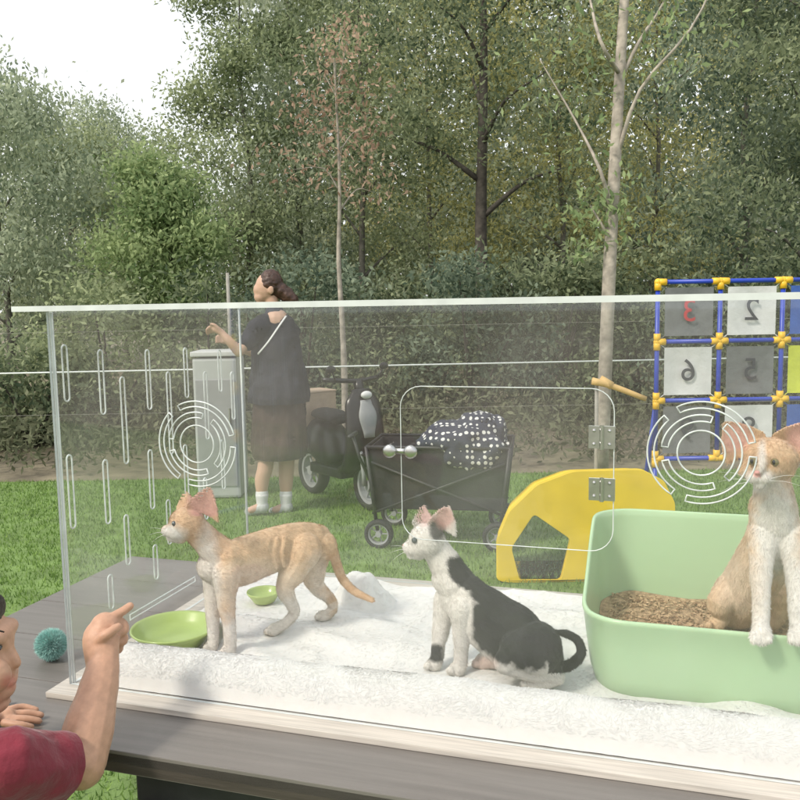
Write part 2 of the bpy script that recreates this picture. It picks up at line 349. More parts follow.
for px,d,H,R,hb,mk,lb in TR:
    th='thick' in lb; tree(px,d,H,R,hb,LM[mk],lb,tr=.11 if th else .06,bark='bark' if th else 'bark2',droop=.6 if mk in('pale','blue') else .3)
tree(341,8.0,4.1,.60,2.15,LM['red'],'slim sapling with sparse rust brown leaves behind the case','sapling',tr=.036,leaf=(.060,.028),ncl=95,nl=10,spread=.12,bark='pale',nlobe=9,wob=.015)
b0=P(604,300,6.6); b0=Vector((b0.x-.01,b0.y,0)); t=thing('young_tree','young tree with straight pale trunk and thin forked limbs right of centre','tree',b0)
mb=MB(); mb.tube([b0,P(608,300,6.6),P(613,200,6.6),P(620,70,6.6),P(628,-60,6.6),P(632,-150,6.6)],[.056,.052,.048,.042,.032,.018],10,sub=4)
br=[]
for q in ([(620,75),(600,40),(588,-10),(570,-90)],[(620,80),(640,40),(665,0),(700,-80)],[(616,160),(640,90),(690,30),(720,-30)],[(612,215),(600,170),(575,120),(540,60)],[(610,240),(600,222),(590,205)]):
    pp=[P(x,y,6.6+random.uniform(-.25,.25)*(i>0)) for i,(x,y) in enumerate(q)]; mb.tube(pp,[.018-.014*i/(len(pp)-1) for i in range(len(pp))],6,sub=3); br+=pp[1:]+[a.lerp(b,.5) for a,b in zip(pp[1:],pp[2:])]
mb.build('trunk',M['pale'],t,smooth=True)
ce=np.concatenate([np.array(p)+RNG.normal(0,.17,(26,3)) for p in br]+[np.array(P(600+RNG.uniform(-28,28),222+RNG.uniform(-34,34),6.55))+RNG.normal(0,.05,(7,3)) for _ in range(30)])
leaves('crown',ce,.075,.030,LM['lime'],t,.4)
SH=[(20,8.6,1.25,.8,'dark','dark rounded shrub at the left edge of the lawn'),(105,9.4,1.9,.95,'mid','shrub left of the grey cabinet'),(205,9.6,2.1,.95,'dark','shrub behind the grey cabinet'),
 (300,9.8,2.2,1.0,'blue','shrub behind the scooter'),(395,9.9,2.3,1.0,'dark','dark shrub between scooter and wagon'),(470,9.6,2.1,1.0,'blue','bluish shrub behind the wagon'),(555,9.8,2.2,1.0,'dark','dark shrub above the yellow arch'),
 (645,10,2.3,1.0,'dark','dark shrub left of the number game'),(730,9.2,2.2,1.0,'blue','shrub behind the number game'),(820,8.6,2.1,1.0,'dark','shrub at the right edge of the photo')]
for px,d,H,R,mk,lb in SH:
    b=P(px,300,d); b=Vector((b.x,b.y,0)); t=thing('shrub',lb,'shrub',b); mb=MB(); lob=[]
    for i in range(8):
        an=i*1.05+random.random(); c=(b.x+R*.6*math.cos(an),b.y+R*.4*math.sin(an),H*random.uniform(.12,.8)); lob.append((c,R*random.uniform(.35,.5))); mb.tube([b,b.lerp(Vector(c),.5)+Vector((0,0,.1)),c],[.02,.014,.006],5,sub=2)
    mb.build('stem',M['bark'],t); ce,cb=clumps(lob,250,22,.13); ce[:,2]=np.abs(ce[:,2]); leaves('foliage',ce,.080,.036,LM[mk],t,.2,cb)
# distant wood: fine at the open left, bigger and more closed on the right
n=3800; x=RNG.uniform(-15,15,n); y=RNG.uniform(18,25,n); pxx=400+F*x/y
topz=np.where(pxx<250,1.41+(302-(130+25*np.sin(pxx*.05)))*y/F,12.0); z=np.where(RNG.uniform(0,1,n)<.35,RNG.uniform(.2,4,n),RNG.uniform(0.03,1,n)*topz); z=np.minimum(z,topz)
rep=32; ce=np.repeat(np.stack([x,y,z],1),rep,0)+RNG.normal(0,.40,(n*rep,3)); bb=np.repeat(RNG.normal(0,.22,n),rep); sz=np.repeat(np.where(pxx<262,.12,.26),rep)
nb_=5200; xb=RNG.uniform(-4.5,19,nb_); yb=RNG.uniform(26,28,nb_); zb_=RNG.uniform(0,12,nb_); pb=400+F*xb/yb; okb=pb>270
cb2=np.stack([xb,yb,zb_],1)[okb]
far=leafmat('leaf_far',(.22,.265,.195),(.52,.57,.42))  # distance haze painted into the far leaves, dark end lifted
szz=np.concatenate([sz,np.full(len(cb2)*5,.28)])[:,None]
fo=leaves('distant_wood',np.concatenate([ce,np.repeat(cb2,5,0)+RNG.normal(0,.4,(len(cb2)*5,3))]),szz,szz*.5,far,None,.2,np.concatenate([bb,np.full(len(cb2)*5,-.12)]))
tag(fo,'distant mass of green woodland closing the view','woodland',kind='stuff')
# fence
fr=thing('wire_fence','low fence with a thin pale rail and one slim grey post before the wood','fence',(0,7.25,0)); mb=MB()
for z in (.5,1.2): mb.tube([(-6,7.25,z),(6,7.25,z+.02)],.0014,5)
mb.build('wire',M['post'],fr); mb=MB(); mb.tube([(-6,7.22,.86),(6,7.22,.90)],.0075,6); mb.build('rail',M['frost'],fr,smooth=True)
for px in (-110,229,930):
    q=P(px,300,7.27); mb=MB(); mb.tube([(q.x,7.3,0),(q.x,7.3,1.68)],.015,8); mb.build('post',M['post'],fr,smooth=True)
# ------------------------------------------------------------ table
t=thing('table','long dark wood-topped table carrying the clear cat case','table',L(.8,.28,-ZT))
mb=MB(); nb=5; bw=(.85)/nb
mb.boxL(-.36,2.0,-.149,.699,-.034,-.004,1)
for i in range(nb): mb.boxL(-.362,2.002,-.15+i*bw+.001,-.15+(i+1)*bw-.001,-.02,0,0)
mb.build('tabletop',[M['wood'],M['edge']],t,bevel=.0015)
mb=MB(); mb.boxL(.20,1.75,-.11,-.08,-.10,-.036); mb.boxL(.20,1.75,.63,.66,-.10,-.036); mb.boxL(.20,.23,-.08,.63,-.10,-.036); mb.boxL(1.72,1.75,-.08,.63,-.10,-.036); mb.build('apron',M['iron'],t,bevel=.003)
for a in (.24,1.66):
    for b in (-.105,.635):
        mb=MB(); mb.boxL(a-.03,a+.03,b-.022,b+.022,-ZT+.006,-.101); mb.build('leg',M['iron'],t,bevel=.003)
# ------------------------------------------------------------ display case
case=thing('display_case','long clear acrylic pet case with white edges holding three kittens','display case',L(0,0,0)); W=1.42; D=.65; TK=.006
def panel(name,a0,a1,b0,b1,c0,c1,clear,thin):
    em={'a':{0:1,1:1,2:1,4:1},'b':{0:1,1:1,3:1,5:1},'c':{2:1,3:1,4:1,5:1}}[thin]
    return MB().boxL(a0,a1,b0,b1,c0,c1,0,em).build(name,[clear,M['frost']],case)
fp=panel('front_panel',0,W,0,TK,.0105,HB,M['clear'],'b'); bp_=panel('back_panel',0,W,D-TK,D,.0105,HB,M['clear2'],'b')
sp=panel('side_panel',0,TK,TK+.001,D-TK-.001,.0105,HB,M['clear2'],'a'); panel('side_panel',W-TK,W,TK+.001,D-TK-.001,.0105,HB,M['clear2'],'a')
panel('lid',-.045,W+.03,-.025,D+.03,HB+.001,HB+.0095,M['clear2'],'c')
mb=MB(); mb.boxL(-.02,W+.02,-.035,D+.02,.0005,.010); mb.build('base_plate',M['base'],case,bevel=.001)
for b in (TK+.003,D-TK-.003): mb=MB(); mb.tube([L(.0035,b,.011),L(.0035,b,HB)],.0022,6); mb.build('corner_bead',M['frost'],case,smooth=True)
def slot(mb,f,c,h,wd,r,n=6):
    pts=[(wd*math.cos(math.pi*i/n),h-wd+wd*math.sin(math.pi*i/n)) for i in range(n+1)]+[(wd*math.cos(math.pi+math.pi*i/n),-h+wd+wd*math.sin(math.pi+math.pi*i/n)) for i in range(n+1)]
    mb.tube([f(c[0]+x,c[1]+y) for x,y in pts],r,6,closed=True)
fs=lambda b,z: L(-.0002,b,z)
for x,y0,y1 in ((64,345,402),(100,350,415),(122,377,465),(147,350,410),(168,372,455),(185,348,398),(105,460,525),(150,450,510),(126,515,566),(69,455,530),(205,372,440),(219,350,392),(185,445,500),(168,500,545),(205,478,520),(110,575,610),(232,372,420),(222,440,490),(155,545,580)):
    p0=RP(x,y0,'a',0); p1=RP(x,y1,'a',0); mb=MB(); slot(mb,fs,(p0[1],(p0[2]+p1[2])/2),abs(p0[2]-p1[2])/2,.0064,.0015); mb.build('air_slot',M['groove'],sp)
p0=RP(130,615,'a',0); p1=RP(195,575,'a',0); mb=MB(); mb.tube([fs(p0[1],p0[2]),fs(p1[1],p0[2]),fs(p1[1],p0[2]-.01),fs(p0[1],p0[2]-.01)],.0014,6,closed=True)
mb.build('air_slot',M['frost'],sp)
ff=lambda a,z: L(a,-.0002,z)
def vent(px,py):
    c=RP(px,py,'b',0); mb=MB()
    def arc(r,a0,a1,wd=.0042,th=.0012):
        n=max(6,int((a1-a0)/.10)); pts=[]
        for s,rng in ((1,range(n+1)),(-1,range(n,-1,-1))):
            for i in rng: an=a0+(a1-a0)*i/n; pts.append(ff(c[0]+(r+s*wd)*math.cos(an),c[2]+(r+s*wd)*math.sin(an)))
        mb.tube(pts,th,5,closed=True)
    for r,k,o in ((.045,3,1.1),(.062,3,.1)):
        for i in range(k):
            s=2*math.pi/k; arc(r,o+i*s+.009/r,o+(i+1)*s-.009/r)
    mb.tube([ff(c[0]+.029*math.cos(i*math.pi/18),c[2]+.029*math.sin(i*math.pi/18)) for i in range(36)],.0012,5,closed=True)
    mb.build('vent',M['groove'],fp,smooth=True)
vent(197,444); vent(701,453)
dr0=RP(400,386,'b',0); dr1=RP(613,540,'b',0); a0,a1,z1,z0=dr0[0],dr1[0],dr0[2],RP(402,538,'b',0)[2]; rc=.03; pts=[]
for cx,cz,s in ((a1-rc,z1-rc,0),(a0+rc,z1-rc,1),(a0+rc,z0+rc,2),(a1-rc,z0+rc,3)):
    for i in range(7): an=math.pi/2*(s+i/6); pts.append(ff(cx+rc*math.cos(an),cz+rc*math.sin(an)))
door=MB().tube(pts,.0007,6,closed=True).build('door',M['groove'],case)
for py in (437,489):
    c=RP(602,py,'b',0); mb=MB(); mb.boxL(c[0]-.017,c[0]+.017,-.004,-.0008,c[2]-.015,c[2]+.015,0,{2:1}); mb.tube([L(c[0],-.005,c[2]-.016),L(c[0],-.005,c[2]+.016)],.003,8,m=1)
    for s in (-.010,.010):
        for q in (-.009,.009): mb.ell(L(c[0]+s,-.005,c[2]+q),.0022,nu=8,nv=6,m=1)
    mb.build('hinge',[M['groove'],M['steel']],door)
c=RP(402,451,'b',0); mb=MB()
for s in (-.017,.014): mb.lathe([(0,0),(.008,0),(.0095,.002),(.0095,.006),(.006,.008),(0,.008)],L(c[0]+s,-.001,c[2]),20,R=RZ@Matrix.Rotation(math.pi/2,3,'X'))
mb.boxL(c[0]-.014,c[0]+.012,-.004,-.001,c[2]-.004,c[2]+.004); mb.build('lock',M['steel'],door,smooth=True)
# ------------------------------------------------------------ rug
mo=loc(G(364,603,ZR)); RB0=.010
def rugh(a,b):
    fold=max(0,1-abs(mnoise.noise(Vector((a*3.4+b*2,b*4,3))))*4.2); f2=max(0,1-abs(mnoise.noise(Vector((a*6,b*4-a*2.5,11))))*4)
    z=.007+.005*mnoise.noise(Vector((a*6,b*6,1)))+.012*fold*fold*(3-2*fold)+.004*f2*f2
    q=(b-RB0-.040)/.043
    w=min(1,max(0,(b-.098)/.05)); z=.002+(z-.002)*w
    if abs(q)<1: z=.002+(.060+.006*mnoise.noise(Vector((a*4,0,7)))+.0025*mnoise.noise(Vector((a*12,b*8,7))))*math.sqrt(1-q*q)
    dq=math.hypot(a-mo[0],(b-mo[1])*1.15)/(.064+.014*mnoise.noise(Vector((a*30,b*30,8))))
    if dq<1: z+=(.066+.018*mnoise.noise(Vector((a*34,b*34,5))))*(1-dq*dq)
    z+=.0007*mnoise.noise(Vector((a*70,b*70,z*70)))
    if math.hypot(a-.088,b-.185)<.088: z=min(z,.004)
    return max(z,.002)
na,nbb=380,190; A=np.linspace(.045,1.385,na); B=np.concatenate([np.linspace(RB0-.003,.13,80),np.linspace(.133,.60,110)])
Hh=np.array([[rugh(a,b) for a in A] for b in B])
dza=np.gradient(Hh,A,axis=1); dzb=np.gradient(Hh,B,axis=0)
exn,eyn,ezn=np.array(ex),np.array(ey),np.array([0,0,1.])
V=np.array(O)[None,None]+exn*A[None,:,None]+eyn*B[:,None,None]+ezn*(Hh[:,:,None]+.0105); V=V.reshape(-1,3)
Ng=(-dza[:,:,None]*exn-dzb[:,:,None]*eyn+ezn); Ng/=np.linalg.norm(Ng,axis=2,keepdims=True)
ii=np.arange(na*nbb).reshape(nbb,na); Fq=np.stack([ii[:-1,:-1],ii[:-1,1:],ii[1:,1:],ii[1:,:-1]],-1).reshape(-1,4)
ns=90000; aa=RNG.uniform(.045,1.385,ns); b2=np.where(RNG.uniform(0,1,ns)<.30,RNG.uniform(RB0,.10,ns),RNG.uniform(RB0,.60,ns))
ia=np.clip((aa-A[0])/(A[1]-A[0]),0,na-1.001); ib=np.clip(np.interp(b2,B,np.arange(nbb)),0,nbb-1.001)
def bil(T):
    x0=ia.astype(int); y0=ib.astype(int); fx=ia-x0; fy=ib-y0
    if T.ndim==3: fx=fx[:,None]; fy=fy[:,None]
    return T[y0,x0]*(1-fx)*(1-fy)+T[y0,x0+1]*fx*(1-fy)+T[y0+1,x0]*(1-fx)*fy+T[y0+1,x0+1]*fx*fy
hs=bil(Hh); nsr=bil(Ng); nsr/=np.linalg.norm(nsr,axis=1,keepdims=True)
base=np.array(O)[None]+exn*aa[:,None]+eyn*b2[:,None]+ezn*(hs[:,None]+.0101)
an=2.5*np.sin(aa*17+2*np.sin(b2*23))+2.5*np.sin(b2*21+2*np.sin(aa*15))+RNG.normal(0,.5,ns)
fl_=np.cos(an)[:,None]*exn+np.sin(an)[:,None]*eyn; fl_-=nsr*np.sum(fl_*nsr,1,keepdims=True); fl_/=np.linalg.norm(fl_,axis=1,keepdims=True)
dr=fl_+nsr*RNG.uniform(.10,.28,(ns,1)); dr/=np.linalg.norm(dr,axis=1,keepdims=True)
Vs=laid(base,nsr,dr,RNG.uniform(.004,.008,(ns,1)),.0011)
cb=np.full((len(V),3),.73)*np.array([1,.985,.965]); cs=np.repeat(RNG.uniform(.72,.75,(ns,1))*np.array([1,.985,.965]),3,0)
me=bpy.data.meshes.new('rug'); nV=len(V)
fl=[tuple(q) for q in Fq.tolist()]+[(nV+3*i,nV+3*i+1,nV+3*i+2) for i in range(ns)]
me.from_pydata(np.concatenate([V,Vs]).tolist(),[],fl); setcol(me,np.concatenate([cb,cs])); me.shade_smooth()
tag(link('fur_rug',me,M['plush']),'fluffy white plush rug lining the clear case, rolled along the front','rug')
# ------------------------------------------------------------ bowls, ball
def bowl(c,r,h,label):
    t=thing('pet_bowl',label,'bowl',c); mb=MB(); mb.lathe([(0,0),(r*.62,0),(r*.66,.003),(r*.9,h*.75),(r,h),(r*.985,h+.003),(r*.93,h),(r*.84,h*.6),(r*.6,.005),(0,.005)],c,44); mb.build('dish',M['lime'],t,smooth=True)
bowl(L(.088,.185,.017),.080,.032,'lime green round bowl left of the standing cream kitten')
g=loc(G(262,602,ZR)); bowl(L(g[0],g[1]+.01,.020),.036,.020,'small lime bowl half hidden behind the cream kitten')
c=G(52,660,ZT)+Vector((0,0,.03)); mb=MB(); mb.ell(c,.022,nu=20,nv=14); me=mb.mesh('p',smooth=True); n=6000; dv=RNG.normal(0,1,(n,3)); dv/=np.linalg.norm(dv,axis=1,keepdims=True)
s=np.cross(dv,RNG.normal(0,1,(n,3))); s/=np.linalg.norm(s,axis=1,keepdims=True); bs=np.array(c)+dv*.02; tp=np.array(c)+dv*RNG.uniform(.026,.032,(n,1))+s*.002
V0=coords(me); f0=[tuple(p.vertices) for p in me.polygons]; Vv=np.stack([bs-s*.0009,bs+s*.0009,tp],1).reshape(-1,3); me2=bpy.data.meshes.new('pompom')
me2.from_pydata(np.concatenate([V0,Vv]).tolist(),[],f0+[(len(V0)+3*i,len(V0)+3*i+1,len(V0)+3*i+2) for i in range(n)])
kc=np.array([.32,.56,.52]); setcol(me2,np.concatenate([np.tile(kc*.7,(len(V0),1)),np.repeat(kc*RNG.uniform(.7,1.4,(n,1)),3,0)])); tag(link('pompom',me2,M['teal']),'fluffy teal pompom ball lying on the table beside the case','toy ball')
# ------------------------------------------------------------ litter box
g=loc(G(584,700,ZT+.012)); la,lb_=g[0]-.012,g[1]; LW,LD=.43,.33; zb=.013
def rrect(inset,n=10,R=.075):
    pts=[]; a0,a1,b0,b1=la+inset,la+LW-inset,lb_+inset,lb_+LD-inset; R=max(.01,R-inset*.3)
    for cx,cy,s in ((a1-R,b1-R,0),(a0+R,b1-R,1),(a0+R,b0+R,2),(a1-R,b0+R,3)):
        for i in range(n+1): an=math.pi/2*(s+i/n); pts.append((cx+R*math.cos(an),cy+R*math.sin(an)))
    out=[]
    for i in range(len(pts)):
        p,q=pts[i],pts[(i+1)%len(pts)]; out.append(p)
        if math.dist(p,q)>.1:
            for k in range(1,6): out.append((p[0]+(q[0]-p[0])*k/6,p[1]+(q[1]-p[1])*k/6))
    return out
def rimz(b): f=min(1,max(0,(b-lb_-.03)/(LD-.08))); f=f*f*(3-2*f); return .128+.10*f
mb=MB(); sec=[(.03,0,0),(.022,.0,.004),(.014,.25,0),(.008,.6,0),(.003,.95,0),(.001,1,-.002),(.0012,1,.002),(.003,1,.0045),(.0055,1,.0045),(.0073,1,.002),(.008,.96,0),(.013,.6,0),(.019,.2,0),(.027,.05,0)]
vs=[];m_=0
for ins,f,dz in sec:
    rp=rrect(ins); m_=len(rp); vs+=[L(a,b,zb+f*rimz(b)+dz) for a,b in rp]
fs_=[(i*m_+j,i*m_+(j+1)%m_,(i+1)*m_+(j+1)%m_,(i+1)*m_+j) for i in range(len(sec)-1) for j in range(m_)]
fs_+=[tuple(range(m_-1,-1,-1)),tuple((len(sec)-1)*m_+j for j in range(m_))]; mb.add(vs,fs_)
tag(mb.build('litter_box',M['sage'],smooth=True),'pale mint green open litter tray with high back inside the case','litter box')
mb=MB(); rp=rrect(.018); cx,cy=la+LW/2,lb_+LD/2; vs=[];K=14
for k in range(K+1):
    f=1-k/K*.97
    for a,b in rp:
        aa_,bb_=cx+(a-cx)*f,cy+(b-cy)*f; vs.append(L(aa_,bb_,.074+.012*mnoise.noise(Vector((aa_*18,bb_*18,0)))+.014*(bb_-cy)/.15))
mb.add(vs,[(i*m_+j,i*m_+(j+1)%m_,(i+1)*m_+(j+1)%m_,(i+1)*m_+j) for i in range(K) for j in range(m_)]+[tuple(K*m_+j for j in range(m_))])
for _ in range(2600):
    a,b=la+.035+random.random()*(LW-.07),lb_+.035+random.random()*(LD-.07); z=.077+.012*mnoise.noise(Vector((a*18,b*18,0)))+.014*(b-cy)/.15; s=random.uniform(.002,.0038)
    q=L(a,b,z); dv=Vector((random.gauss(0,1),random.gauss(0,1),random.gauss(0,.4))).normalized(); sd_=dv.cross(Vector((0,0,1))).normalized()*s*.6; up_=Vector((0,0,s*.7))
    mb.add([q-dv*s*1.5,q+sd_,q+dv*s*1.5,q-sd_,q+up_],[(0,1,4),(1,2,4),(2,3,4),(3,0,4)],1+random.randint(0,1))
tag(mb.build('cat_litter',[pm('litter',(.42,.29,.18),.9,.4,120,.5,200),pm('litter_pellet',(.52,.37,.23),.9,.3,90),pm('litter_pellet_dark',(.30,.19,.11),.9,.3,90)]),'loose tan pellets of cat litter filling the green tray','cat litter',kind='stuff')
# ------------------------------------------------------------ yellow arch on the lawn
yd=4.25
def yp(x,y): q=P(x,y,yd); return q.x,q.z
Yy=P(585,520,yd).y
outl=[yp(x,y) for x,y in ((498,600),(497,541),(509,511),(536,484),(572,470),(640,468),(663,480),(675,503),(676,560),(676,600))]
hole=[yp(x,y) for x,y in ((512,549),(534,514),(571,540),(562,583),(521,583))]
gz=.006; outl[0]=(outl[0][0],gz); outl[-1]=(outl[-1][0],gz)
def rnd(pl,n=4,f=.12):
    o=[]
    for i in range(len(pl)):
        p,c,q=[Vector((*pl[(i+k)%len(pl)],0)) for k in(-1,0,1)]; s=c.lerp(p,f); e=c.lerp(q,f)
        for k in range(n+1): tt=k/n; v=s*(1-tt)**2+c*2*tt*(1-tt)+e*tt*tt; o.append((v.x,v.y))
    return o
ol=rnd(outl); hl=rnd(hole,3,.1); tri=tessellate_polygon([[Vector((x,z,0)) for x,z in ol],[Vector((x,z,0)) for x,z in hl]])
pod=thing('play_arch','yellow faceted plastic arch with pentagon opening standing on the lawn','play arch',(sum(x for x,_ in ol)/len(ol),Yy+.15,0)); mb=MB(); al=ol+hl; n=len(al)
mb.add([(x,Yy,z) for x,z in al]+[(x,Yy+.03,z) for x,z in al],[tuple(q) for q in tri]+[tuple(i+n for i in reversed(q)) for q in tri])
k=len(ol); mb.f+= [[i,(i+1)%k,n+(i+1)%k,n+i] for i in range(k)]+[[k+i,k+(i+1)%len(hl),n+k+(i+1)%len(hl),n+k+i] for i in range(len(hl))]; mb.m+=[0]*(k+len(hl))
mb.build('front_shell',M['yellow'],pod,bevel=.004)
cxx=sum(x for x,_ in ol)/k; mb=MB(); vs=[]
for b,f in ((.032,.99),(.18,.95),(.36,.88),(.36,.84),(.18,.91),(.032,.95)): vs+=[(cxx+(x-cxx)*f,Yy+b,max(gz,z*f)) for x,z in ol]
mb.add(vs,[(i*k+j,i*k+(j+1)%k,((i+1)%6)*k+(j+1)%k,((i+1)%6)*k+j) for i in range(6) for j in range(k)]); mb.build('side_shell',M['yellow'],pod,smooth=True)
# ------------------------------------------------------------ kittens
def ch(mb,lst,k=1.0,kdir=None,sub=4): mb.caps([P(x,y,d) for x,y,d,r in lst],[r*d/F for x,y,d,r in lst],14,k,kdir,sub)
def ear(mb,bc,tip,side,back,th=.0036,nu=10,nv=14):
    n=(Vector(back)).normalized()*th; g=[]
    for layer in (0,1):
        for j in range(nv+1):
            v=j/nv; wv=(1-v)**.92*(1+.55*v)+.05
            for i in range(nu+1):
                q=2*i/nu-1; g.append(Vector(bc).lerp(Vector(tip),v)+Vector(side)*(q*wv)+Vector(back)*((1-q*q)*(1-.85*v))+n*layer*(1-.4*v))
    m=nu+1; s=m*(nv+1); fs=[]
    for j in range(nv):
        for i in range(nu):
            a=j*m+i; fs+=[(a,a+1,a+m+1,a+m),(s+a+m,s+a+m+1,s+a+1,s+a)]
    for i in range(nu): fs+=[(i+1,i,s+i,s+i+1),(nv*m+i,nv*m+i+1,s+nv*m+i+1,s+nv*m+i)]
    for j in range(nv): fs+=[(j*m,(j+1)*m,s+(j+1)*m,s+j*m),((j+1)*m+nu,j*m+nu,s+j*m+nu,s+(j+1)*m+nu)]
    mb.add(g,fs)
def toes(mb,x,y,d,r,dx=-1,n=4):
    for i in range(n):
        f=(i/(n-1)-.5); mb.ell(P(x+dx*r*.7-abs(f)*r*.3*dx,y+1+f*r*.2,d+f*r*1.5*d/F),(r*.42*d/F,)*3,nu=10,nv=8)
def jit(px,py): return 2.2*np.sin(px*.35+np.sin(py*.3)*2)+2.2*np.sin(py*.41+np.sin(px*.27)*2)+1.0*np.sin(px*1.1+py*.7)
def blob(px,py,cx,cy,rx,ry,soft=.18,ang=0):
    x=px-cx; y=py-cy; c,s=math.cos(ang),math.sin(ang); q=np.hypot((x*c+y*s)/rx,(-x*s+y*c)/ry)+jit(px,py)*.015
    return np.clip((1+soft-q)/(2*soft),0,1)[:,None]
def mixc(a,b,m): return a*(1-m)+np.array(b)[None]*m
WH=(.71,.68,.64); OR=(.64,.45,.295); PK=(.72,.42,.38); BK=(.030,.031,.036)
def catface(body,eyes,mat):
    for (x,y,d,r) in eyes: MB().ell(P(x,y,d),r,nu=16,nv=12).build('eye',mat,body,smooth=True)
def whiskers(body,lst):
    for (x0,y0,d0,x1,y1,d1) in lst:
        a,b=P(x0,y0,d0),P(x1,y1,d1); MB().tube([a,a.lerp(b,.5)+Vector((0,0,.003)),b],[.0004,.0003,.0001],4,sub=3).build('whisker',M['whisk'],body)
# --- cat 1
root=thing('kitten','cream kitten with big ears standing side-on and staring left','kitten',G(260,640,ZR)); mb=MB()
side1=(P(300,560,1.62)-P(222,568,1.54)).normalized().cross(Vector((0,0,1)))
ch(mb,[(213,566,1.545,16.5),(223,567,1.545,23),(243,561,1.56,25),(267,552,1.585,23.5),(292,544,1.61,21.5),(311,543,1.635,20.5),(322,546,1.645,15.5)],.64,side1)
ch(mb,[(228,559,1.545,18.5),(215,549,1.537,16),(204,538,1.528,14),(195,529,1.52,13.5)],.85,side1)
hd=1.515
mb.ell(P(187,523,hd),[18*hd/F,.029,16.5*hd/F]); mb.ell(P(180,529,hd),[13*hd/F,.025,12*hd/F])
ch(mb,[(178,529,hd,10),(171,530.5,hd,8),(167,530.5,hd,6)]); ch(mb,[(180,536,hd,7.5),(171,537,hd,4.8)])
mb.ell(P(170,532,hd-.008),[6.5*hd/F,.009,5.5*hd/F])
ear(mb,P(200,515,1.495),P(208,487,1.482),PV(16,7,-.003,1.5),PV(6,2,.011,1.5)); ear(mb,P(187,511,1.535),P(185,491,1.543),PV(11,1,.006,1.5),PV(5,1,-.006,1.5))
for i in range(7):
    x=234+i*8; ch(mb,[(x+3,546-i*1.4,1.5578+i*.0055-.0180,2.0),(x,563-i*1.6,1.5558+i*.0055-.0193,2.4),(x+2,577-i*1.8,1.5578+i*.0055-.0150,2.0)])
ch(mb,[(227,574,1.522,14.5),(226,600,1.52,9.4),(229,625,1.52,6.4),(230,644,1.521,6.1),(228,651,1.52,7.2)]); toes(mb,227,652,1.52,8)
ch(mb,[(215,574,1.562,12.5),(213,602,1.56,8.5),(213,625,1.556,6.1),(213,640,1.553,5.8),(211,646,1.552,6.8)]); toes(mb,210,647,1.552,7.5)
ch(mb,[(304,550,1.605,18.5),(294,570,1.598,14),(285,588,1.60,9.2),(291,603,1.612,6.4),(294,613,1.622,5.3),(284,624,1.618,5.1),(273,630,1.612,6.3)]); toes(mb,271,631,1.612,7)
ch(mb,[(314,551,1.665,17),(313,573,1.672,12.5),(317,587,1.68,8.2),(329,598,1.69,5.8),(333,607,1.695,5),(328,614,1.692,5.3),(322,616,1.69,5.8)]); toes(mb,321,616,1.69,6.5)
ch(mb,[(321,533,1.648,8),(330,545,1.648,6),(336,562,1.643,5),(342,578,1.637,4.5),(354,591,1.63,4.1),(372,600,1.62,2.8)])
def col1(px,py,d,V,N):
    c=np.tile(np.array(OR),(len(px),1)); c*=(1+.06*np.sin(px*.36+py*.06+jit(px,py)*.25))[:,None]
    c=mixc(c,(.70,.575,.455),blob(px,py,255,588,60,24,.4)); c=mixc(c,WH,blob(px,py,206,590,14,60,.3)*.85)
    c=mixc(c,WH,blob(px,py,225,650,40,32,.3)*(py[:,None]>612)*.9); c=mixc(c,WH,blob(px,py,300,620,60,26,.3)*(px[:,None]<345)*.85); c=mixc(c,WH,blob(px,py,170,536,15,11,.35)); c=mixc(c,WH,blob(px,py,318,575,12,20,.4)*.5)
    c=mixc(c,PK,blob(px,py,205,503,17,18,.25)*(py[:,None]<516)*.8)
    tl=blob(px,py,352,580,32,50,.2)*(px[:,None]>326); return mixc(c,(.52,.32,.18),tl*(.25+.4*(np.sin(py*.42+px*.25)>0)[:,None]))
b1=skin(mb,'body',.0017,5,M['fur'],root,col1); fur(b1,'fur',M['strand'],60000,.0052,.00045,(ex*.9-Vector((0,0,.4))))
catface(b1,[(174.5,523.5,1.4935,.0050)],M['eyeb']); MB().ell(P(163.5,528.5,hd),(.0035,.004,.003)).build('nose',M['pink'],b1,smooth=True)
whiskers(b1,[(168,532,1.506,150,528,1.49),(168,533,1.506,149,535,1.49),(168,534,1.506,152,542,1.49)])
# --- cat 2
root=thing('kitten','black and white kitten sitting in the middle of the rug','kitten',G(490,675,ZR)); mb=MB()
side2=(P(520,640,1.385)-P(455,590,1.425)).normalized().cross(Vector((0,0,1))).normalized()
ch(mb,[(450,578,1.427,19),(463,596,1.42,25.5),(486,618,1.41,31.5),(511,636,1.395,34.5),(532,650,1.385,28.5),(542,658,1.38,22)],.70,side2)
ch(mb,[(455,582,1.425,20),(447,567,1.425,17),(439,554,1.425,15),(433,545,1.425,14)],.9,side2)
hd=1.42
mb.ell(P(427,540,hd),[18.5*hd/F,.029,17*hd/F]); mb.ell(P(420,545,hd),[13*hd/F,.025,12*hd/F]); ch(mb,[(418,546,hd,10),(412,547.5,hd,8),(408,547.5,hd,6)]); ch(mb,[(419,552,hd,8),(411,554,hd,4.8)]); mb.ell(P(411,549,hd-.008),[6.5*hd/F,.009,5.5*hd/F])
ear(mb,P(440,530,1.398),P(448,505,1.388),PV(14,6,-.003,1.4),PV(5,2,.011,1.4)); ear(mb,P(423,527,1.44),P(422,505,1.447),PV(12,2,.004,1.4),PV(4,1,.007,1.4))
ch(mb,[(463,606,1.405,14.5),(462,630,1.41,10),(461,650,1.418,7.1),(460,664,1.424,6.9),(457,669,1.424,8)]); toes(mb,455,670,1.424,8.5)
ch(mb,[(446,600,1.45,12.5),(441,628,1.452,9),(438,646,1.453,6.8),(437,659,1.453,6.5),(434,664,1.453,7.5)]); toes(mb,432,665,1.453,8)
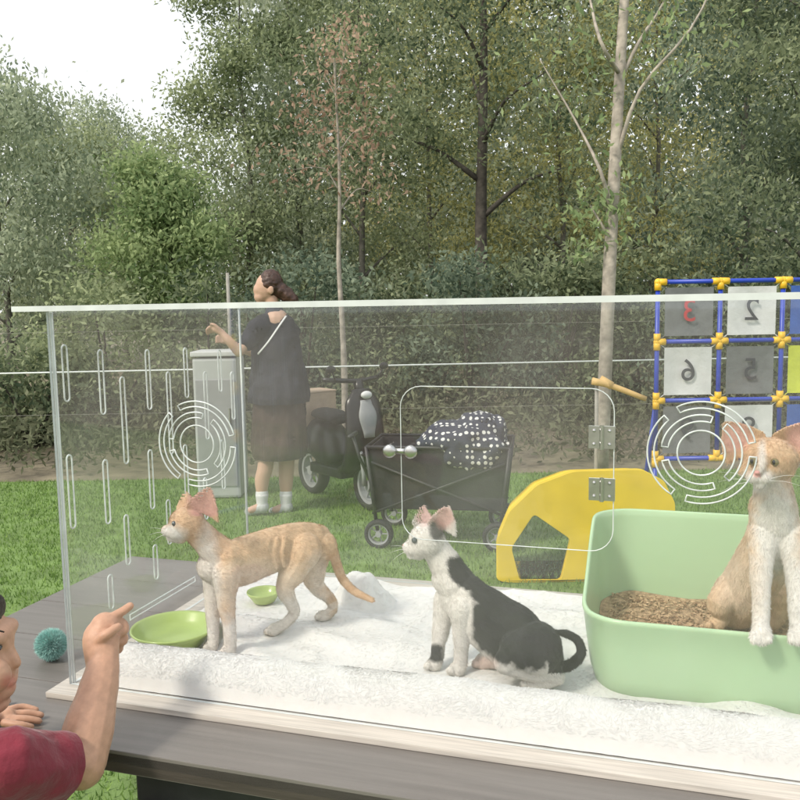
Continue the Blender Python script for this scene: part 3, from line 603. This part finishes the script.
ch(mb,[(536,648,1.36,27),(518,652,1.352,22),(505,662,1.352,12)]); ch(mb,[(505,662,1.353,11),(530,672,1.358,9),(556,675,1.368,8)]); ch(mb,[(557,677,1.37,8),(545,681,1.37,7.5),(530,683,1.37,7.5)]); toes(mb,528,683,1.37,8)
ch(mb,[(515,645,1.42,20),(495,655,1.43,13),(482,662,1.44,8)]); toes(mb,480,663,1.44,8)
ch(mb,[(545,662,1.385,9),(560,667,1.385,6),(573,663,1.385,5.2),(581,653,1.387,4.8),(578,641,1.39,4.4),(567,634,1.392,4),(555,632,1.392,2.6)],sub=6)
def col2(px,py,d,V,N):
    c=np.tile(np.array(WH),(len(px),1)); b=blob(px,py,514,620,44,46,.08,.55)
    b=np.maximum(b,blob(px,py,530,640,30,30,.08)); b=np.maximum(b,blob(px,py,464,572,20,14,.10,.75)); b=np.maximum(b,blob(px,py,484,588,26,17,.10,.7)); b=np.maximum(b,blob(px,py,500,598,28,16,.10,.6)); b=np.maximum(b,blob(px,py,437,529,8,12,.25)*.85); b=np.maximum(b,(px[:,None]>548)*(py[:,None]<673)*1.0)
    b=np.maximum(b,blob(px,py,437,653,12,9,.2)*(d[:,None]>1.435)); b=b*(1-blob(px,py,470,665,24,14,.2)); b=b*(1-blob(px,py,548,682,24,8,.2)*(d[:,None]<1.379)); b=b*(1-blob(px,py,456,622,16,50,.15)*(px[:,None]<474)*(py[:,None]>590))
    c=mixc(c,BK,b); c=mixc(c,(.66,.45,.40),blob(px,py,482,664,14,8,.3)*.6); c=mixc(c,PK,blob(px,py,444,516,10,12,.3)*.75); c=mixc(c,PK,blob(px,py,424,514,9,11,.3)*.65); return c
b2_=skin(mb,'body',.0017,5,M['fur'],root,col2); fur(b2_,'fur',M['strand'],60000,.0052,.00045,(ex*.7-Vector((0,0,.7))))
catface(b2_,[(414.5,540.5,1.3985,.0050)],M['eyeb']); MB().ell(P(404.5,545.5,hd),(.0035,.004,.003)).build('nose',M['pink'],b2_,smooth=True)
whiskers(b2_,[(409,549,1.412,391,546,1.40),(409,550,1.412,390,553,1.40),(409,551,1.412,393,560,1.40)])
# --- cat 3
root=thing('kitten','pale ginger and white kitten standing in the green tray with forepaws on its rim','kitten',G(750,628,ZT+.085)); mb=MB()
ch(mb,[(773,510,1.325,24),(771,540,1.345,28.5),(760,566,1.385,30),(745,590,1.43,29),(737,604,1.46,25)],.82,rr)
ch(mb,[(774,520,1.325,24),(774,500,1.307,20),(772,480,1.292,17.5)]); hd=1.282
mb.ell(P(770,459,hd),[27*hd/F,.036,21.5*hd/F]); mb.ell(P(764,467,hd-.010),[22*hd/F,.027,15*hd/F])
for x,dd in ((747,-.007),(786,-.011)): mb.ell(P(x,470,hd+dd),[9*hd/F,.014,8*hd/F])
mb.ell(P(754,477,hd-.028),[8*hd/F,.010,6*hd/F]); mb.ell(P(764,477.5,hd-.030),[8*hd/F,.010,6*hd/F]); ch(mb,[(764,459,hd-.026,7),(759,470,hd-.034,5)]); mb.ell(P(760,484,hd-.024),[6.5*hd/F,.009,4.5*hd/F])
ear(mb,P(747,449,hd),P(724,421,hd-.001),PV(19,-14,-.001,hd),PV(4,4,.014,hd)); ear(mb,P(792,449,hd),P(814,421,hd),PV(19,14,.003,hd),PV(-4,4,.014,hd))
ch(mb,[(763,536,1.318,15.5),(761,570,1.296,10.8),(761,600,1.276,8.6),(761,624,1.262,8.2),(761,634,1.248,10)])
ch(mb,[(792,536,1.312,15.5),(796,572,1.29,10.8),(797,602,1.268,8.6),(798,624,1.254,8.2),(799,635,1.240,10)])
for x,d in ((761,1.24),(799,1.232)):
    for i in (-1.5,-.5,.5,1.5): mb.caps([P(x+i*4.6,634+abs(i),d+.002),P(x+i*4.8,642-abs(i),d-.004)],[4.7*d/F,4.1*d/F],10)
ch(mb,[(734,592,1.43,20),(720,603,1.42,13),(722,616,1.432,8.5),(716,624,1.425,8)]); toes(mb,714,625,1.425,9)
ch(mb,[(772,596,1.47,20),(776,612,1.46,12),(772,622,1.455,9)])
ch(mb,[(745,600,1.49,9),(765,610,1.52,7),(790,606,1.53,6),(815,598,1.53,4)])
def col3(px,py,d,V,N):
    c=np.tile(np.array((.63,.44,.28)),(len(px),1)); c*=(1+.07*np.sin(px*.25+py*.22+jit(px,py)*.3))[:,None]
    c=mixc(c,WH,blob(px,py,759,482,19,12,.35)); c=mixc(c,WH,blob(px,py,762,460,4,18,.5)*.85); c=mixc(c,WH,blob(px,py,776,528,24,46,.3)); c=mixc(c,WH,blob(px,py,780,610,48,62,.25)*(d[:,None]<1.32)); c=mixc(c,(.70,.57,.45),blob(px,py,738,585,22,38,.5)*.75)
    c=mixc(c,PK,np.maximum(blob(px,py,737,436,14,16,.3,.8),blob(px,py,802,436,14,16,.3,-.8))*.75); return mixc(c,PK,blob(px,py,757,474,4,3,.3))
b3=skin(mb,'body',.0017,5,M['fur'],root,col3); fur(b3,'fur',M['strand'],60000,.0054,.00045,(-Vector((0,0,1))))
for x,y,d in ((752.5,461.5,hd-.0310),(774.5,462.5,hd-.0340)):
    e=MB().ell(P(x,y,d),.0062,nu=16,nv=12).build('eye',M['eyey'],b3,smooth=True); MB().ell(P(x-.8,y,d-.0043),(.0025,.0026,.0039),nu=12,nv=8).build('pupil',M['pupil'],e,smooth=True)
MB().ell(P(757,472.5,hd-.0390),(.0040,.004,.0028)).build('nose',M['pink'],b3,smooth=True)
whiskers(b3,[(748,478,hd-.037,719,472,hd-.05),(748,480,hd-.037,718,482,hd-.05),(748,482,hd-.037,721,492,hd-.05),(769,479,hd-.037,800,476,hd-.05),(769,481,hd-.037,801,486,hd-.05)])
# ------------------------------------------------------------ child
SK=(.48,.28,.19); SKW=(.50,.32,.235)
def skincol(px,py,d,V,N):
    c=np.tile(np.array(SK),(len(px),1))*(1+.05*jit(px,py)*.3)[:,None]
    return mixc(c,(.46,.17,.13),blob(px,py,9,682,9,7,.5)*(px[:,None]>0)*.8)
def skincolw(px,py,d,V,N): return np.tile(np.array(SKW),(len(px),1))
gx=P(-45,700,1.12); child=thing('person','child in a maroon T-shirt pointing a finger at the case','person',(gx.x,gx.y,0)); mb=MB(); hd=1.14; DX=-4
hc=P(-46+DX,652,hd); Yd=Vector((0,1,0))
mb.ell(hc,(.080,.070,.088)); mb.ell(P(-22+DX,672,hd),(.055,.056,.062))
ch(mb,[(0+DX,640,hd,18),(14+DX,655,hd,7),(20+DX,663,hd,5.5)]); mb.ell(P(2+DX,690,hd),(.022,.025,.014)); mb.ell(P(10+DX,681,hd),(.014,.02,.0065)); mb.ell(P(9+DX,688,hd),(.013,.019,.006)); mb.ell(P(-2+DX,703,hd),(.020,.022,.014)); mb.ell(P(-8+DX,676,hd-.028),(.03,.022,.026)); mb.ell(P(2+DX,633,hd),(.02,.045,.014))
mb.ell(P(-52+DX,662,hd-.070),(.016,.008,.026)); mb.ell(P(-52+DX,662,hd+.070),(.016,.008,.026))
ch(mb,[(-50+DX,700,hd,32),(-52,735,1.13,30),(-52,760,1.12,40)])
cx=P(-52,760,1.12); hip=Vector((cx.x-.01,cx.y-.01,.50)); ch_=[cx+Vector((0,0,-.02)),cx+Vector((-.005,0,-.14)),hip+Vector((0,0,.08)),hip]
mb.caps(ch_,[.075,.085,.085,.08],16,1.25,Yd)
sh=P(-6,768,1.06); el=P(82,766,1.175); wr=P(103,668,1.258)
mb.caps([cx+Vector((0,-.03,-.03)),sh,sh.lerp(el,.5)+Vector((0,0,.002)),el],[.045,.038,.033,.030],12)
mb.caps([el,el.lerp(wr,.35)+Vector((-.002,0,.0)),el.lerp(wr,.75),wr],[.032,.0355,.0285,.0245],12)
k1=P(101,639,1.278); mb.caps([wr,k1,P(105,627,1.288)],[.0245,.028,.0225],12,.8,fw)
def fing(pts,r): mb.caps([P(*p) for p in pts],[r,r*.95,r*.85] if len(pts)==3 else [r,r*.97,r*.92,r*.85],10,sub=3)
fing([(106,621,1.284),(116,615,1.293),(124,610.5,1.300),(130,606,1.305)],.0076)
fing([(109,624,1.294),(121,622,1.300),(125,630,1.297),(115,635,1.288)],.0076)
fing([(109,633,1.298),(121,633,1.304),(124,641,1.300),(113,644,1.291)],.0074)
fing([(106,643,1.298),(118,644,1.304),(119,650,1.300),(110,652,1.293)],.0068)
fing([(93,646,1.266),(103,637,1.257),(112,631,1.262),(118,627,1.271)],.0080)
sh2=P(-50,768,1.20); wl=G(-22,716,ZT+.03); el2=sh2.lerp(wl,.5)+Vector((-.09,-.03,-.06)); mb.caps([cx+Vector((0,.03,-.03)),sh2,el2],[.045,.036,.026],12); mb.caps([el2,wl],[.026,.019],12)
mb.caps([wl,G(-8,716,ZT+.018),G(8,716,ZT+.014)],[.018,.017,.013],12,.7,Vector((0,0,1)))
for q in ([(6,711),(22,707),(36,710)],[(8,715),(27,713),(41,715)],[(8,719),(26,719),(39,721)],[(4,723),(20,725),(31,727)],[(-12,711),(-2,703),(8,701)]):
    mb.caps([G(x,y,ZT+z) for (x,y),z in zip(q,(.014,.013,.007))],[.0068,.0062,.0055],10,sub=3)
for s in (-1,1):
    mb.caps([hip+Vector((0,s*.05,0)),hip+Vector((.01,s*.055,-.24)),hip+Vector((-.005,s*.055,-.44))],[.062,.045,.03],12); mb.caps([hip+Vector((-.01,s*.055,-.468)),hip+Vector((.09,s*.06,-.475))],[.026,.022],10)
cb_=skin(mb,'body',.0024,4,M['skin'],child,skincol)
mb=MB(); mb.caps([cx+Vector((0,0,.005)),cx+Vector((0,0,-.05)),cx+Vector((-.005,0,-.16)),hip+Vector((0,0,.09)),hip+Vector((0,0,.0))],[.055,.092,.102,.104,.105],20,1.15,Yd)
mb.caps([cx+Vector((0,-.02,-.03)),sh+Vector((0,0,.002)),sh.lerp(el,.45),sh.lerp(el,.80)],[.05,.048,.045,.045],16); mb.caps([cx+Vector((0,.02,-.03)),sh2,sh2.lerp(el2,.7)],[.05,.046,.038],16)
o=skin(mb,'shirt',.004,4,M['maroon'],cb_)
cutn=(el-sh).normalized(); bm=bmesh.new(); bm.from_mesh(o.data)
bmesh.ops.bisect_plane(bm,geom=bm.verts[:]+bm.edges[:]+bm.faces[:],plane_co=sh.lerp(el,.76)-ORG[cb_],plane_no=cutn,clear_outer=True)
for v in bm.verts: v.co+=v.normal*(.006*mnoise.noise((v.co+Vector((3,1,2)))*20)+.003*mnoise.noise((v.co+Vector((3,1,2)))*45))
bm.to_mesh(o.data); bm.free()
mb=MB(); mb.caps([hip+Vector((0,0,.03)),hip+Vector((0,0,-.03))],[.10,.10],16)
for s in (-1,1): mb.caps([hip+Vector((0,s*.05,-.03)),hip+Vector((.01,s*.058,-.22))],[.075,.066],14)
skin(mb,'shorts',.006,5,M['navy'],cb_)
mb=MB(); mb.ell(hc+Vector((-.012,0,.014)),(.086,.078,.087)); mb.ell(P(-22+DX,613,hd),(.036,.055,.026)); o=skin(mb,'hair',.004,3,M['hair'],cb_)
bm=bmesh.new(); bm.from_mesh(o.data); fz=P(0+DX,640,hd)-ORG[cb_]; bmesh.ops.delete(bm,geom=[v for v in bm.verts if (v.co.x>fz.x-.05 and v.co.z<P(0,620,hd).z) or v.co.z<P(0,690,hd).z],context='VERTS'); bm.to_mesh(o.data); bm.free()
MB().ell(P(1+DX,648,hd-.0255),(.0065,.009,.0045)).build('eye',M['pupil'],cb_,smooth=True)
mb=MB(); mb.tube([P(-10+DX,633,hd-.040),P(0+DX,630,hd-.036),P(8+DX,632,hd-.026)],[.001,.0018,.001],6); mb.build('eyebrow',M['hair'],cb_)
# ------------------------------------------------------------ woman
d0=5.8; S=d0/F; gx=G(273,513); wom=thing('person','woman in navy top and brown skirt with hair in a bun reaching to the left','person',(gx.x,gx.y,0)); mb=MB()
mb.ell(P(267,288,d0),(.080,.075,.102)); ch(mb,[(262,290,d0,9),(256.5,290,d0,3.2),(255,291.5,d0,1.9)]); mb.ell(P(261,297,d0),(.048,.05,.042)); mb.ell(P(257.8,296.5,d0),(.014,.03,.007)); mb.ell(P(258.3,299,d0),(.013,.025,.007)); mb.ell(P(260,302.5,d0),(.022,.03,.018)); mb.ell(P(271,290,d0-.075),(.02,.01,.03))
ch(mb,[(271,298,d0,7),(274,311,d0,6.5),(276,320,d0,9)])
ch(mb,[(276,322,d0,14),(276,345,d0,17),(277,378,d0,15),(279,412,d0,19),(279,430,d0,18)],.7,fw)
ch(mb,[(276,323,d0,11),(259,326,d0-.08,8),(247,342,d0-.14,6),(239,352,d0-.17,5.2)]); ch(mb,[(239,352,d0-.17,5.2),(230,342,d0-.2,4.6),(222,333,d0-.2,3.4)]); ch(mb,[(222,333,d0-.2,3.6),(216,329,d0-.2,3.8)])
for i in range(4): ch(mb,[(216,327+i*1.7,d0-.2+i*.008,1.6),(210,326.5+i*1.9,d0-.2+i*.008,1.45),(206.5+(i==3),329.5+i*1.7,d0-.2+i*.008,1.2)],sub=2)
ch(mb,[(220,330,d0-.215,1.8),(215,325,d0-.225,1.6),(211,324,d0-.22,1.4)],sub=2)
ch(mb,[(280,323,d0+.05,11),(288,330,d0+.13,8),(264,348,d0+.2,6),(252,352,d0+.2,5)]); ch(mb,[(252,352,d0+.2,5),(236,346,d0+.15,4.2),(226,340,d0+.1,3.4)])
for i in range(5): ch(mb,[(226,337+i*1.6,d0+.1,1.4),(220,335+i*1.8,d0+.09,1.3),(216,337+i*1.5,d0+.08,1.1)],sub=2)
for x,dx,dd in ((269,-7,-.05),(287,-1,.05)): ch(mb,[(x,425,d0+dd*.6,10),(x+dx*.5,466,d0+dd,8),(x+dx,480,d0+dd,7.4),(x+dx,502,d0+dd,4.4)]); ch(mb,[(x+dx,506,d0+dd,4.4),(x+dx-11,510,d0+dd-.02,3.6)])
wb=skin(mb,'body',.0065,3,M['skin'],wom,skincolw)
mb=MB(); ch(mb,[(275,313,d0,9.5),(276,325,d0,20),(277,350,d0,25),(278,380,d0,29),(279,396,d0,31)],.74,fw); ch(mb,[(272,325,d0,11),(259,327,d0-.08,10.5),(246.5,343,d0-.14,9)]); ch(mb,[(280,325,d0+.05,11),(289,331,d0+.12,10.5),(276,343,d0+.17,9)])
o=skin(mb,'shirt',.009,4,M['navy'],wb)
for v in o.data.vertices: v.co+=v.normal*(.020*mnoise.noise(v.co*9)+.012*mnoise.noise(Vector((v.co.x*22,v.co.y*22,v.co.z*10))))
bm=bmesh.new(); bm.from_mesh(o.data); zc=P(279,402,d0).z; bmesh.ops.bisect_plane(bm,geom=bm.verts[:]+bm.edges[:]+bm.faces[:],plane_co=(0,0,zc-ORG[wb].z),plane_no=(0,0,-1),clear_outer=True); bm.to_mesh(o.data); bm.free()
mb=MB(); ch(mb,[(279,390,d0,24),(279,425,d0,27),(279,445,d0,28),(279,452,d0,27)],.76,fw); sk_=skin(mb,'skirt',.009,4,M['umber'],wb)
for v in sk_.data.vertices: v.co+=v.normal*.026*mnoise.noise(Vector((v.co.x*16,v.co.y*16,v.co.z*3)))
bm=bmesh.new(); bm.from_mesh(sk_.data); zc=P(279,457,d0).z; bmesh.ops.bisect_plane(bm,geom=bm.verts[:]+bm.edges[:]+bm.faces[:],plane_co=(0,0,zc-ORG[wb].z),plane_no=(0,0,-1),clear_outer=True); bm.to_mesh(sk_.data); bm.free()
mb=MB(); mb.ell(P(271,284,d0),(.084,.086,.102)); ch(mb,[(281,291,d0,8.5),(288,296,d0,7.5),(292,300,d0,6.5)]); o=skin(mb,'hair',.006,3,M['brhair'],wb)
for v in o.data.vertices: v.co+=v.normal*.006*mnoise.noise(v.co*40)
bm=bmesh.new(); bm.from_mesh(o.data); q=P(263,282,d0)-ORG[wb]; bmesh.ops.delete(bm,geom=[v for v in bm.verts if (v.co.x<q.x and v.co.z<q.z)],context='VERTS'); bm.to_mesh(o.data); bm.free()
mb=MB(); mb.tube([P(286,316,d0-.13),P(279,326,d0-.178),P(268,342,d0-.203),P(258,354,d0-.165)],.010,6,sub=4,k=.4); mb.build('apron_strap',M['white'],wb,smooth=True)
for x,dd in ((262,-.05),(286,.05)):
    mb=MB(); ch(mb,[(x,494,d0+dd,6.6),(x,503,d0+dd,5.6),(x,507,d0+dd,5.6)]); mb.build('sock',M['white'],wb,smooth=True)
    mb=MB(); ch(mb,[(x+1,507,d0+dd,6.4),(x-5,509.5,d0+dd,5.8),(x-13,511.5,d0+dd,4.6)],.8); skin(mb,'shoe',.006,2,M['pgrey'],wb)
# ------------------------------------------------------------ pale cabinet
q=P(218,345,6.3); cb0=Vector((q.x,q.y,0)); cab=thing('cabinet','pale grey upright cabinet the woman reaches over','cabinet',cb0); zt=P(217,350,6.3).z
mb=MB(); mb.box(cb0+Vector((0,0,zt/2-.02)),(.16,.16,zt/2-.03)); mb.build('carcass',M['pgrey'],cab,bevel=.02); mb=MB(); mb.box(cb0+Vector((0,0,zt-.02)),(.17,.17,.018)); mb.build('top_lid',M['white'],cab,bevel=.008)
mb=MB(); mb.box(cb0+Vector((0,-.163,zt*.45)),(.14,.006,zt*.36)); mb.build('door',M['grey'],cab,bevel=.004); mb=MB(); mb.tube([cb0+Vector((.10,-.18,zt*.5)),cb0+Vector((.10,-.18,zt*.62))],.007,6); mb.build('handle',M['steel'],cab)
# ------------------------------------------------------------ scooter (local x forward)
def wheel(root,c,r,wd,spokes=6):
    R=Matrix.Rotation(math.pi/2,3,'X'); mb=MB(); mb.lathe([(r*.72,-wd*.5),(r*.9,-wd*.55),(r*.985,-wd*.3),(r,0),(r*.985,wd*.3),(r*.9,wd*.55),(r*.72,wd*.5),(r*.72,-wd*.5)],c,28,R=R); wh=mb.build('wheel',M['rubber'],root,smooth=True)
    mb=MB(); mb.lathe([(r*.62,-wd*.35),(r*.73,-wd*.4),(r*.73,wd*.4),(r*.62,wd*.35),(r*.62,-wd*.35)],c,24,R=R); mb.lathe([(0,-wd*.5),(r*.2,-wd*.5),(r*.2,wd*.5),(0,wd*.5)],c,12,R=R)
    for i in range(spokes): an=2*math.pi*i/spokes; mb.tube([Vector(c)+Vector((math.cos(an)*r*.15,0,math.sin(an)*r*.15)),Vector(c)+Vector((math.cos(an)*r*.66,0,math.sin(an)*r*.66))],r*.05,5)
    mb.build('rim',M['grey'],wh); return wh
sc=thing('scooter','black electric scooter between the woman and the wagon, box at its rear','scooter')
wheel(sc,(.46,0,.2),.2,.09); wheel(sc,(-.40,0,.2),.2,.09)
mb=MB(); mb.tube([(.34,0,.92),(.36,0,.80),(.39,0,.55),(.31,0,.35),(.16,0,.27)],[.08,.16,.18,.17,.15],14,k=.35,kdir=Vector((1,0,.3)),sub=4); mb.build('leg_shield',M['black'],sc,smooth=True)
mb=MB(); mb.tube([(.405,0,.84),(.435,0,.72),(.452,0,.56)],[.05,.085,.05],12,k=.3,kdir=Vector((1,0,.3)),sub=4); mb.build('shield_highlight',M['grey'],sc,smooth=True)  # pale highlight on the leg shield, added as a grey piece
mb=MB(); mb.box((.02,0,.27),(.24,.15,.04)); mb.build('footboard',M['black'],sc,bevel=.015)
mb=MB(); mb.tube([(-.04,0,.29),(-.16,0,.46),(-.34,0,.50),(-.60,0,.52)],[.13,.18,.16,.06],14,sub=4); mb.build('rear_body',M['black'],sc,smooth=True)
mb=MB(); mb.tube([(.04,0,.66),(-.08,0,.68),(-.24,0,.69)],[.10,.13,.11],14,k=.4,kdir=Vector((0,0,1)),sub=4); mb.build('seat',M['rubber'],sc,smooth=True)
mb=MB(); mb.tube([(.33,0,.88),(.30,0,.98)],.04,8); mb.tube([(.23,-.28,1.00),(.29,-.16,.99),(.31,0,.98),(.29,.16,.99),(.23,.28,1.00)],.018,8,sub=3); mb.build('handlebar',M['black'],sc,smooth=True)
for s in (-1,1): mb=MB(); mb.tube([(.29,s*.2,.99),(.31,s*.24,1.06)],.006,6); mb.ell((.31,s*.25,1.08),(.012,.045,.028)); mb.build('mirror',M['black'],sc,smooth=True)
mb=MB(); mb.ell((.42,0,.88),(.03,.05,.03)); mb.build('headlight',M['white'],sc,smooth=True)
mb=MB()
for s in (-1,1): mb.tube([(.37,s*.06,.55),(.44,s*.065,.38),(.46,s*.065,.2)],.018,8,sub=2)
mb.build('fork',M['grey'],sc,smooth=True)
mb=MB(); mb.tube([(.28,0,.36),(.36,0,.42),(.46,0,.435),(.56,0,.41),(.64,0,.34)],.08,10,k=.15,kdir=Vector((0,0,1)),sub=3); mb.build('fender',M['black'],sc,smooth=True)
mb=MB(); mb.box((-.40,0,.70),(.13,.16,.15)); mb.box((-.40,0,.857),(.135,.165,.008)); mb.build('rear_box',M['card'],sc,bevel=.008)
mb=MB(); mb.box((-.40,-.163,.71),(.10,.003,.09)); mb.build('label_sheet',M['white'],sc)
q=G(340,501); sc.location=q; sc.rotation_euler=(0,0,math.radians(-52)); sc.scale=(.84,.88,.90)
# ------------------------------------------------------------ wagon
wg=thing('wagon','black folding wagon cart on small wheels behind the middle kitten','wagon')
mb=MB(); o_=[(-.40,-.22),(.40,-.22),(.40,.22),(-.40,.22)]; vs=[]
for f,z in ((.92,.22),(.98,.40),(1,.58),(.975,.58),(.95,.40),(.9,.235)): vs+=[(x*f,y*f,z) for x,y in o_]
mb.add(vs,[(i*4+j,i*4+(j+1)%4,(i+1)*4+(j+1)%4,(i+1)*4+j) for i in range(5) for j in range(4)]+[(3,2,1,0),(20,21,22,23)]); mb.build('fabric_tub',pm('black_canvas',(.018,.018,.022),.85,.4,8,.8,14),wg,bevel=.006)
mb=MB(); mb.tube([(-.41,-.23,.585),(.41,-.23,.585),(.41,.23,.585),(-.41,.23,.585)],.011,8,closed=True)
for x in (-.41,.41):
    for y in (-.23,.23): mb.tube([(x,y,.59),(x*.86,y,.1)],.011,8)
for y in (-.23,.23): mb.tube([(-.38,y,.2),(.38,y,.5)],.008,6); mb.tube([(.38,y,.2),(-.38,y,.5)],.008,6)
mb.build('frame',M['iron'],wg,smooth=True)
for x in (-.34,.34):
    for y in (-.25,.25): wheel(wg,(x,y,.085),.085,.05,spokes=5)
mb=MB(); mb.tube([(-.42,0,.3),(-.50,0,.48),(-.54,0,.62)],.010,8); mb.tube([(-.54,-.09,.62),(-.54,.09,.62)],.013,8); mb.build('handle',M['iron'],wg,smooth=True)
q=G(443,538); wg.location=q; wg.rotation_euler=(0,0,math.radians(-10))
m,t_,b_=newmat('polka_cloth'); setp(b_,.85); tc=nd(t_,'ShaderNodeTexCoord'); vo=nd(t_,'ShaderNodeTexVoronoi'); vo.inputs['Scale'].default_value=30; vo.inputs['Randomness'].default_value=.2
cr=nd(t_,'ShaderNodeValToRGB'); cr.color_ramp.interpolation='CONSTANT'; cr.color_ramp.elements[0].color=(.62,.62,.60,1); cr.color_ramp.elements[1].position=.34; cr.color_ramp.elements[1].color=(.03,.035,.06,1)
t_.links.new(tc.outputs['Object'],vo.inputs['Vector']); t_.links.new(vo.outputs['Distance'],cr.inputs[0]); t_.links.new(cr.outputs[0],b_.inputs['Base Color'])
bl=MB(); Wm=Matrix.Translation(q)@Matrix.Rotation(math.radians(-10),4,'Z')
for (x,y,z,a,b,c) in ((.12,-.05,.62,.24,.2,.10),(.22,.0,.67,.14,.16,.09),(.0,-.1,.60,.14,.12,.06),(.20,-.2,.54,.17,.05,.09),(.3,-.18,.58,.1,.06,.07),(.34,-.02,.66,.05,.1,.09)): bl.ell(Wm@Vector((x,y,z)),(a,b,c))
o=skin(bl,'blanket',.012,5,m,None)
for i,v in enumerate(o.data.vertices): v.co+=v.normal*(.035*mnoise.noise(v.co*9)+.016*mnoise.noise(v.co*22))
tag(o,'navy blanket with white polka dots bundled on the wagon','blanket')
# ------------------------------------------------------------ number game frame
y0=4.62; pz=P(658,282,y0); sp_=.338; gx0=pz.x; zt=P(722,281,y0).z; rz=.322
gm=thing('number_game','blue pipe frame with yellow joints and nine numbered squares','game frame',(gx0+1.5*sp_,pz.y,0)); Y=pz.y
zr=[zt-rz*j for j in range(4)]; xc=[gx0+sp_*i for i in range(4)]
mb=MB()
for x in xc: mb.tube([(x,Y,zr[0]),(x,Y,zr[3])],.0125,10)
for z in zr: mb.tube([(xc[0],Y,z),(xc[3],Y,z)],.0125,10)
for x in (xc[0],xc[3]): mb.tube([(x,Y,zr[3]),(x,Y,.03)],.0125,10); mb.tube([(x,Y-.3,.03),(x,Y+.3,.03)],.0125,10); mb.tube([(x,Y,zr[2]),(x,Y+.3,.04)],.0125,10)
mb.build('pipe_frame',M['bluep'],gm,smooth=True)
for i,x in enumerate(xc):
    for j,z in enumerate(zr):
        mb=MB(); l=.045
        if i>0: mb.tube([(x,Y,z),(x-l,Y,z)],.0185,10)
        if i<3: mb.tube([(x,Y,z),(x+l,Y,z)],.0185,10)
        if j>0: mb.tube([(x,Y,z),(x,Y,z+l)],.0185,10)
        if j<3 or i in(0,3): mb.tube([(x,Y,z),(x,Y,z-l)],.0185,10)
        mb.ell((x,Y,z),.02,nu=10,nv=8); mb.build('joint',M['yelp'],gm,smooth=True)
cm={'w':pm('cloth_white',(.60,.61,.63),.85,.06,20,.2,60),'g':pm('cloth_grey',(.16,.17,.18),.85,.12,20,.2,60),'y':pm('cloth_yellow',(.55,.60,.06),.85,.08,20,.2,60),'b':pm('cloth_blue',(.05,.12,.42),.85,.1,20,.2,60),'r':pm('digit_red',(.45,.05,.06),.7,.1,20),'d':pm('digit_dark',(.05,.055,.07),.7,.1,20)}
cells=[('3','g','r'),('2','w','d'),('1','b','w'),('6','w','d'),('5','g','d'),('4','y','d'),('9','g','d'),('8','w','d'),('7','b','w')]
for k,(dg_,cc_,dc) in enumerate(cells):
    i,j=k%3,k//3; cx_,cz=(xc[i]+xc[i+1])/2,(zr[j]+zr[j+1])/2; h=.130; n=8; vs=[]
    for a in range(n+1):
        for b in range(n+1):
            q,s=2*a/n-1,2*b/n-1; vs.append((cx_+q*h,Y-.004+.012*(1-q*q)*(1-s*s)+.004*math.sin(q*4+k),cz+s*h))
    mb=MB(); mb.add(vs,[(a*(n+1)+b,(a+1)*(n+1)+b,(a+1)*(n+1)+b+1,a*(n+1)+b+1) for a in range(n) for b in range(n)])
    for q in (-1,1):
        for s in (-1,1): mb.tube([(cx_+q*h*.97,Y-.004,cz+s*h*.97),(cx_+q*(sp_/2-.008),Y,cz+s*(rz/2-.008))],.0025,5)
    sq=mb.build('number_square',cm[cc_],gm,smooth=True)
    cu=bpy.data.curves.new('t','FONT'); cu.body=dg_; cu.size=.17; cu.align_x='CENTER'; cu.align_y='CENTER'; cu.extrude=.001; to=bpy.data.objects.new('t',cu); C.objects.link(to)
    dgr=bpy.context.evaluated_depsgraph_get(); me=bpy.data.meshes.new_from_object(to.evaluated_get(dgr)); bpy.data.objects.remove(to)
    me.transform(Matrix.Translation((cx_,Y-.010,cz))@Matrix.Rotation(math.pi/2,4,'X')@Matrix.Diagonal((-1,1,1,1))); me.flip_normals(); link('digit',me,cm[dc],sq)
mb=MB(); mb.tube([P(592,381,y0-.1),P(612,386,y0-.1),P(646,399,y0-.1)],[.02,.016,.014],8,sub=3); mb.tube([P(612,386,y0-.1),P(600,379,y0-.08)],.022,8)
pg=thing('paddle','short tan wooden paddle held out left of the number game','paddle',P(618,388,y0-.1)); mb.build('blade',M['tan'],pg,smooth=True)
mb=MB(); q=P(598,382,y0-.1); mb.tube([(q.x,q.y+.03,q.z),(q.x,q.y+.03,.0)],.010,8); mb.build('stake',M['post'],pg,smooth=True)
